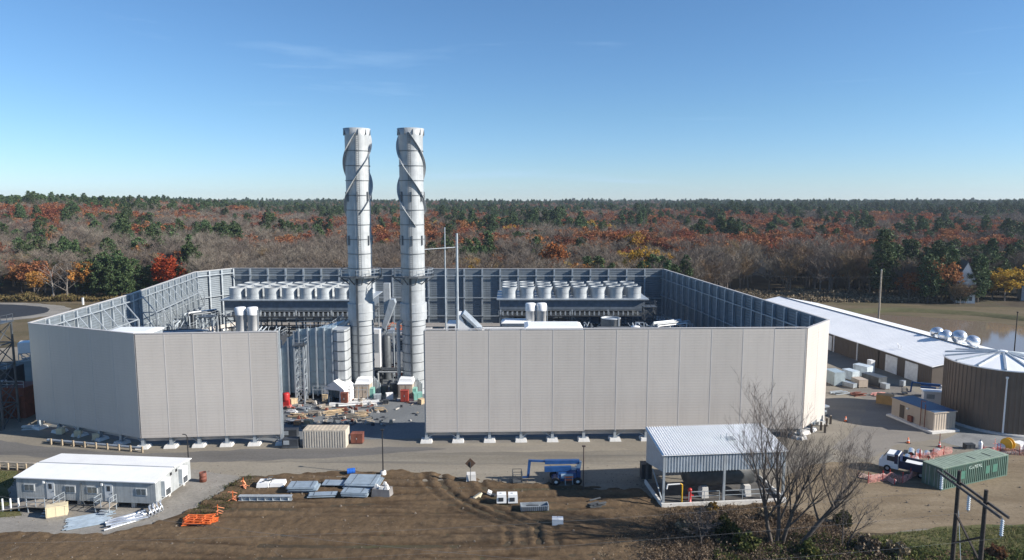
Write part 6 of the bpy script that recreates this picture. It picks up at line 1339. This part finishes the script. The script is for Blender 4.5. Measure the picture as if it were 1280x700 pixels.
for px, d, lab, s in ((707, 560, 'darkest big red oak of the mid woods above the right fan bank', 1.35), (843, 470, 'broad rust oak over the right back corner of the plant', 1.3), (882, 440, 'tall rust oak right of the back corner of the plant', 1.3)): plant('oak', (px-640)/FOC*d, d, lab, 'oak tree', None, s)
for px, y, s_, lab in ((1199, 229, 0.55, 'low russet tree before the left side of the A-frame house'), (1206, 228, 0.5, 'low russet tree before the door of the A-frame house'), (1213, 229, 0.52, 'low russet tree before the right side of the A-frame house')): plant('russet', (px-640)/FOC*y, y, lab, 'tree', None, s_)
for px, y, s_, lab in ((1203, 229.5, 0.34, 'small pine bush left of the A-frame house door'), (1210, 229.5, 0.38, 'small pine bush right of the A-frame house door')): plant('pine', (px-640)/FOC*y, y, lab, 'pine tree', None, s_)
# roadside brush under the left woods (stuff) and far woods (stuff)
def brush_mb(seed, n, box, hgt, wid=0.12):
    R = random.Random(seed); m = MB()
    for k in range(n):
        x = R.uniform(box[0], box[1]); y = R.uniform(box[2], box[3]); o = Vector((x, y, 0)); d = (Vector((R.gauss(0, 0.5), R.gauss(0, 0.5), 1))).normalized(); L = hgt*R.uniform(0.4, 1)*(0.7+0.6*mnoise.noise((x*0.15, y*0.15, seed)))
        s = d.cross(rv(R)).normalized()*wid*R.uniform(0.6, 1.4); m.add([o-s, o+s, o+d*L+s*0.3, o+d*L-s*0.3], [(0, 1, 2, 3)])
        for j in range(2): c = o+d*L*R.uniform(0.3, 1)+rv(R)*0.4; u = rv(R); quad(m, c, u*0.28, u.cross(rv(R)).normalized()*0.2)
    return m
struct(brush_mb(1, 5200, (-195, -95, 234, 241), 3.0).build('undergrowth', [leaf_mat('edge_brush', [(0.09, 0.065, 0.032), (0.15, 0.105, 0.05), (0.14, 0.12, 0.045)])]), 'stuff')
struct(brush_mb(2, 5200, (70, 150, 232, 258), 2.4).build('undergrowth', lf_brn), 'stuff')
def scatter(name, pts, src, sc):
    me = bpy.data.meshes.new(name); me.from_pydata([(x, y, terrain(x, y)-0.1) for x, y in pts], [], [])
    R = random.Random(len(pts)); big = 1.3 if 'pine' in name else (1.25 if 'oak' in name else 1.15); a = me.attributes.new('turn', 'FLOAT', 'POINT'); a.data.foreach_set('value', [R.uniform(0, 6.28) for _ in pts])
    b = me.attributes.new('size', 'FLOAT', 'POINT'); b.data.foreach_set('value', [sc*R.uniform(0.76, big)*stand(x, y)*(1+max(0, math.hypot(x, y)-500)*0.00009) for x, y in pts])
    o = link(name, me); struct(o, 'stuff')
    ng = bpy.data.node_groups.new(name, 'GeometryNodeTree'); ng.interface.new_socket('Geometry', in_out='INPUT', socket_type='NodeSocketGeometry'); ng.interface.new_socket('Geometry', in_out='OUTPUT', socket_type='NodeSocketGeometry')
    N = ng.nodes; gi = N.new('NodeGroupInput'); go = N.new('NodeGroupOutput'); oi = N.new('GeometryNodeObjectInfo'); oi.inputs['Object'].default_value = src; oi.inputs['As Instance'].default_value = True
    ip = N.new('GeometryNodeInstanceOnPoints'); at_ = N.new('GeometryNodeInputNamedAttribute'); at_.data_type = 'FLOAT'; at_.inputs[0].default_value = 'turn'; as_ = N.new('GeometryNodeInputNamedAttribute'); as_.data_type = 'FLOAT'; as_.inputs[0].default_value = 'size'
    cx = N.new('ShaderNodeCombineXYZ'); er = N.new('FunctionNodeEulerToRotation'); Lk = ng.links
    Lk.new(at_.outputs[0], cx.inputs[2]); Lk.new(cx.outputs[0], er.inputs[0]); Lk.new(gi.outputs[0], ip.inputs['Points']); Lk.new(oi.outputs['Geometry'], ip.inputs['Instance']); Lk.new(er.outputs[0], ip.inputs['Rotation']); vs2 = N.new('ShaderNodeVectorMath'); vs2.operation = 'SCALE'; wd = 1.0 if 'pine' in name else 1.22; vs2.inputs[0].default_value = (wd, wd, 0.98); Lk.new(as_.outputs[0], vs2.inputs['Scale']); Lk.new(vs2.outputs[0], ip.inputs['Scale']); Lk.new(ip.outputs[0], go.inputs[0])
    md = o.modifiers.new('spread', 'NODES'); md.node_group = ng; return o
srcs = {}
for o in COL.objects:
    if o.name.startswith('crown') and o.parent: srcs.setdefault(o.data.name, o)
FN = {'bare': 'far_bare_wood', 'russet': 'far_russet_wood', 'oak': 'far_oak_wood', 'pine': 'far_pine_wood', 'yellow': 'far_yellow_wood', 'orange': 'far_orange_wood', 'red': 'far_red_wood'}
for k, ps in farp.items():
    ms = [m for m in PROTO[k] if m[1].name in srcs]
    for i, (a, b) in enumerate(ms):
        sub = ps[i::len(ms)]
        if sub: scatter(FN[k], sub, srcs[b.name], 1.0)
# ---- near big bare trees by the shed
def hero(label, x, y, seed, h, lean, az, spread=0.5, r0=0.3, levels=5, trunks=1, up=0.35, first=0.2, nb=(7, 4, 3, 3, 3)):
    R = random.Random(seed); t = thing('bare_tree', label, 'bare tree', (x, y, 0), az); tm = MB(); cm = MB()
    for k in range(trunks):
        segs = skeleton(R, h*(1-0.12*k), levels, spread, first, nb, lean + (k-(trunks-1)/2)*0.22, up, r0)
        off = Vector(((k-(trunks-1)/2)*0.5, 0, 0))
        for p, q, a, b, l in segs:
            if l <= 1: tm.tube(p+off, q+off, max(a, 0.02), max(b, 0.015), n=8 if l == 0 else 5, cap=False)
            else: cm.tube(p+off, q+off, max(a, 0.008), max(b, 0.006), n=3, cap=False)
    tm.build('trunk', bark_d, t); cm.build('crown', mat('twig_bark', (0.135, 0.112, 0.097), 0.95, var=0.25), t); return t
hero('tall many-stemmed leafless tree in front of the shed end', 27.0, 66.0, 5, 15.5, 0.02, 0.0, 0.36, 0.22, 5, 3, 0.5, 0.2, (8, 5, 4, 3, 3))
hero('dark leafless tree leaning right beside the many-stemmed one', 28.9, 65.4, 12, 12.0, 0.85, 0.0, 0.5, 0.25, 5, 1, 0.8, 0.25, (9, 5, 4, 4, 3))
hero('small leafless sapling with orange leaves near the fallen netting', 33.5, 65.3, 8, 6.5, 0.25, 0.4, 0.5, 0.09, 4, 2, 0.5, 0.15, (6, 4, 4, 3))
hero('low crooked leafless bush below the shed', 19.6, 66.6, 16, 5.0, 0.1, 1.0, 0.68, 0.12, 4, 3, 0.2, 0.1, (6, 4, 4, 3))
# shrubs and brush at the bottom
def shrub(label, x, y, rad, h, mm, seed, n=900, ls=(0.10, 0.2), twigs=True, group=None):
    R = random.Random(seed); t = thing('shrub', label, 'shrub', (x, y, 0.0), 0, group); m = MB(); s = MB()
    for k in range(14):
        a = R.uniform(0, 2*PI); rr = R.uniform(0.2, 0.8)*rad; s.tube((0.1*math.cos(a), 0.1*math.sin(a), 0), (rr*math.cos(a), rr*math.sin(a), h*R.uniform(0.6, 0.95)), 0.03, 0.008, n=4, cap=False)
    for k in range(n):
        d = rv(R); d.z = abs(d.z); rr = R.random()**0.45*(0.75+0.5*mnoise.noise(d*2+Vector((seed, 0, 0)))); c = Vector((d.x*rad*rr, d.y*rad*rr, 0.1+d.z*h*rr)); u = rv(R); w = R.uniform(*ls); quad(m, c, u*w, u.cross(rv(R)).normalized()*w*0.6)
    s.build('stems', bark_d, t); m.build('foliage', mm, t); return t
SH = [(905, 668, 1.9, 2.3, lf_grn, 'dark green bush below the middle of the shed'), (930, 686, 1.8, 2.0, lf_grn, 'dark green bush nearest the camera below the shed'), (890, 640, 1.0, 1.2, leaf_mat('ochre_leaves', [(0.16, 0.10, 0.02), (0.26, 0.17, 0.035)]), 'yellow-brown bush against the shed curb'), (1052, 655, 1.1, 1.5, lf_grn, 'green bush right of the leaning bare tree'), (1085, 690, 1.6, 1.9, lf_brn, 'brown brush clump at the bottom right of the bare trees'), (1120, 695, 1.5, 1.6, lf_brn, 'reddish-brown brush under the sapling'), (1010, 696, 1.4, 1.6, lf_grn, 'green-grey bush at the foot of the bare trees'), (856, 664, 1.3, 1.2, lf_brn, 'brown brush clump left of the dark bush'), (960, 650, 1.3, 1.3, lf_brn, 'brown brush under the right half of the shed'), (1245, 697, 1.4, 1.2, leaf_mat('red_brush', [(0.13, 0.06, 0.035), (0.20, 0.10, 0.05)]), 'reddish brush at the foot of the H-frame pole')]
for i, (px, py, rad, h, mm, lab) in enumerate(SH): shrub(lab, *G(px, py), rad, h, mm, 50+i, int(900*rad))
def thicket(name, poly_px, n, hgt, mm, seed, wid=0.03, spread=0.7, leafy=2, ls=0.1):
    R = random.Random(seed); P = [G(*p) for p in poly_px]; m = MB(); xs = [p[0] for p in P]; ys = [p[1] for p in P]; c = 0
    def inside(x, y):
        r = False
        for (x0, y0), (x1, y1) in zip(P, P[1:]+P[:1]):
            if (y0 > y) != (y1 > y) and x < (x1-x0)*(y-y0)/(y1-y0)+x0: r = not r
        return r
    while c < n:
        x = R.uniform(min(xs), max(xs)); y = R.uniform(min(ys), max(ys)); c += 1
        if not inside(x, y) or mnoise.noise((x*0.35, y*0.35, seed)) < R.uniform(-0.75, 0.2): continue
        o = Vector((x, y, 0.0)); d = Vector((R.gauss(0, spread), R.gauss(0, spread), 1)).normalized(); L = hgt*R.uniform(0.4, 1.1); s = d.cross(rv(R)).normalized()*wid*R.uniform(0.5, 1.3)
        m.add([o-s, o+s, o+d*L+s*0.2, o+d*L-s*0.2], [(0, 1, 2, 3)])
        for j in range(leafy): q = o+d*L*R.uniform(0.3, 1)+rv(R)*0.2; u = rv(R); quad(m, q, u*ls, u.cross(rv(R)).normalized()*ls*0.6)
    return struct(m.build(name, mm), 'stuff')
thicket('brush_cover', [(790, 720), (815, 668), (838, 640), (968, 633), (1000, 642), (1060, 664), (1110, 700), (1100, 760), (790, 760)], 20000, 1.0, lf_brn, 3, 0.02, 0.9, 2, 0.075)
thicket('brush_cover', [(740, 720), (760, 660), (835, 640), (840, 720)], 2500, 0.5, lf_brn, 13, 0.015, 0.9, 1, 0.06)
thicket('weed_cover', [(880, 720), (900, 680), (985, 672), (1060, 672), (1200, 690), (1300, 690), (1300, 760), (880, 760)], 9000, 0.8, lf_grn, 4)
thicket('grass_cover', [(1060, 700), (1080, 672), (1180, 662), (1320, 657), (1330, 760), (1060, 760)], 26000, 0.5, lf_gra, 5, 0.035, 0.8, 0)
thicket('grass_cover', [(-60, 655), (-60, 590), (24, 590), (12, 625), (34, 646)], 7000, 0.35, lf_gra, 6, 0.035, 0.8, 0)
thicket('weed_cover', [(225, 652), (272, 612), (312, 594), (320, 600), (290, 634), (262, 655)], 2200, 0.35, lf_grn, 8, 0.03, 0.8, 1, 0.06)

# loose stones and clods: countless, one object
R = random.Random(77); m = MB()
for k in range(2600):
    q = R.random()
    if q < 0.45: px, py = R.uniform(250, 830), R.gauss(604, 9)
    elif q < 0.7: px, py = R.uniform(0, 820), R.uniform(625, 700)
    else: px, py = R.uniform(960, 1280), R.uniform(560, 655)
    x, y = G(px, py); s_ = R.uniform(0.03, 0.09) if R.random() < 0.96 else R.uniform(0.1, 0.2)
    z0 = 0.01
    if y < 84 and x < 20: z0 = float(Hd[min(ny-1, max(0, int((y-FY0)/ST))), min(nx-1, max(0, int((x-FX0)/ST)))])-0.03
    m.frus(x, y, max(0.0, z0), max(0.0, z0)+s_*R.uniform(0.6, 1.2), s_*1.3, s_*1.1, s_*0.6, s_*0.5)
struct(m.build('loose_stones', mat('field_stone', (0.17, 0.14, 0.11), 0.95, var=0.35, scale=0.4)), 'stuff')
# ================================================================ light, sky, air
SUN_EL, SUN_AZ = math.radians(27.0), math.radians(14.0)      # sun to the right, a little towards the camera
S = Vector((math.cos(SUN_EL)*math.cos(SUN_AZ), -math.cos(SUN_EL)*math.sin(SUN_AZ), math.sin(SUN_EL)))
sl = bpy.data.lights.new('sun', 'SUN'); sl.energy = 5.0; sl.angle = math.radians(0.53); sl.color = (1.0, 0.94, 0.85)
so = bpy.data.objects.new('sun', sl); COL.objects.link(so); so.location = (60, -20, 80); so.rotation_euler = S.to_track_quat('Z', 'Y').to_euler()
w = bpy.data.worlds.new('World'); SC.world = w; w.use_nodes = True; nt = w.node_tree
bg = nt.nodes['Background']; sky = nt.nodes.new('ShaderNodeTexSky'); sky.sky_type = 'NISHITA'; sky.sun_disc = False
sky.sun_elevation = SUN_EL; sky.sun_rotation = math.radians(90) + SUN_AZ; sky.altitude = 60; sky.air_density = 1.0; sky.dust_density = 0.0; sky.ozone_density = 3.5
tc = nt.nodes.new('ShaderNodeTexCoord'); mp = nt.nodes.new('ShaderNodeMapping'); mp.inputs['Scale'].default_value = (1.2, 1.2, 16); mp.inputs['Rotation'].default_value = (0.06, 0.05, 0.3)
nt.links.new(tc.outputs['Generated'], mp.inputs[0])
nz = nt.nodes.new('ShaderNodeTexNoise'); nz.inputs['Scale'].default_value = 1.6; nz.inputs['Detail'].default_value = 7; nz.inputs['Roughness'].default_value = 0.6; nz.inputs['Distortion'].default_value = 0.5; nt.links.new(mp.outputs[0], nz.inputs['Vector'])
mr = nt.nodes.new('ShaderNodeMapRange'); mr.inputs[1].default_value = 0.62; mr.inputs[2].default_value = 0.85; mr.inputs[4].default_value = 0.30; nt.links.new(nz.outputs['Fac'], mr.inputs[0])
mx = nt.nodes.new('ShaderNodeMix'); mx.data_type = 'RGBA'; nt.links.new(mr.outputs[0], mx.inputs[0]); nt.links.new(sky.outputs[0], mx.inputs[6]); mx.inputs[7].default_value = (7.0, 7.6, 8.2, 1)
tn = nt.nodes.new('ShaderNodeMix'); tn.data_type = 'RGBA'; tn.blend_type = 'MULTIPLY'; tn.inputs[0].default_value = 1; nt.links.new(mx.outputs[2], tn.inputs[6]); sx = nt.nodes.new('ShaderNodeSeparateXYZ'); nt.links.new(tc.outputs['Generated'], sx.inputs[0]); cr_ = nt.nodes.new('ShaderNodeValToRGB'); nt.links.new(sx.outputs['Z'], cr_.inputs[0])
ce = cr_.color_ramp.elements; ce[0].position = 0.0; ce[0].color = (0.80/1.5, 1.02/1.5, 1.46/1.5, 1); ce[1].position = 0.12; ce[1].color = (0.80/1.5, 1.03/1.5, 1.26/1.5, 1); e3 = ce.new(0.35); e3.color = (0.80/1.5, 1.06/1.5, 1.25/1.5, 1)
vm = nt.nodes.new('ShaderNodeVectorMath'); vm.operation = 'SCALE'; vm.inputs['Scale'].default_value = 1.6; nt.links.new(cr_.outputs[0], vm.inputs[0]); nt.links.new(vm.outputs[0], tn.inputs[7]); nt.links.new(tn.outputs[2], bg.inputs[0]); bg.inputs[1].default_value = 0.062
HAZE = True
if HAZE:
    hz = MB(); hz.box(-2600, 2600, -60, 3400, -1.0, 75.0)
    m = bpy.data.materials.new('air'); m.use_nodes = True; nt2 = m.node_tree; nt2.nodes.remove(nt2.nodes['Principled BSDF'])
    v = nt2.nodes.new('ShaderNodeVolumePrincipled'); v.inputs['Color'].default_value = (0.72, 0.84, 1.0, 1); v.inputs['Density'].default_value = 0.00009; v.inputs['Anisotropy'].default_value = 0.2
    nt2.links.new(v.outputs[0], nt2.nodes['Material Output'].inputs['Volume'])
    struct(hz.build('haze', m), 'stuff')
SC.render.engine = 'CYCLES'
SC.cycles.max_bounces = 5; SC.cycles.diffuse_bounces = 3; SC.cycles.glossy_bounces = 2; SC.cycles.transmission_bounces = 2; SC.cycles.volume_bounces = 0
SC.cycles.use_denoising = True
vs_ = SC.view_settings; SC.display_settings.display_device = 'sRGB'; vs_.view_transform = 'Standard'; vs_.look = 'None'; vs_.exposure = 0.76; vs_.gamma = 1.0; vs_.use_curve_mapping = False
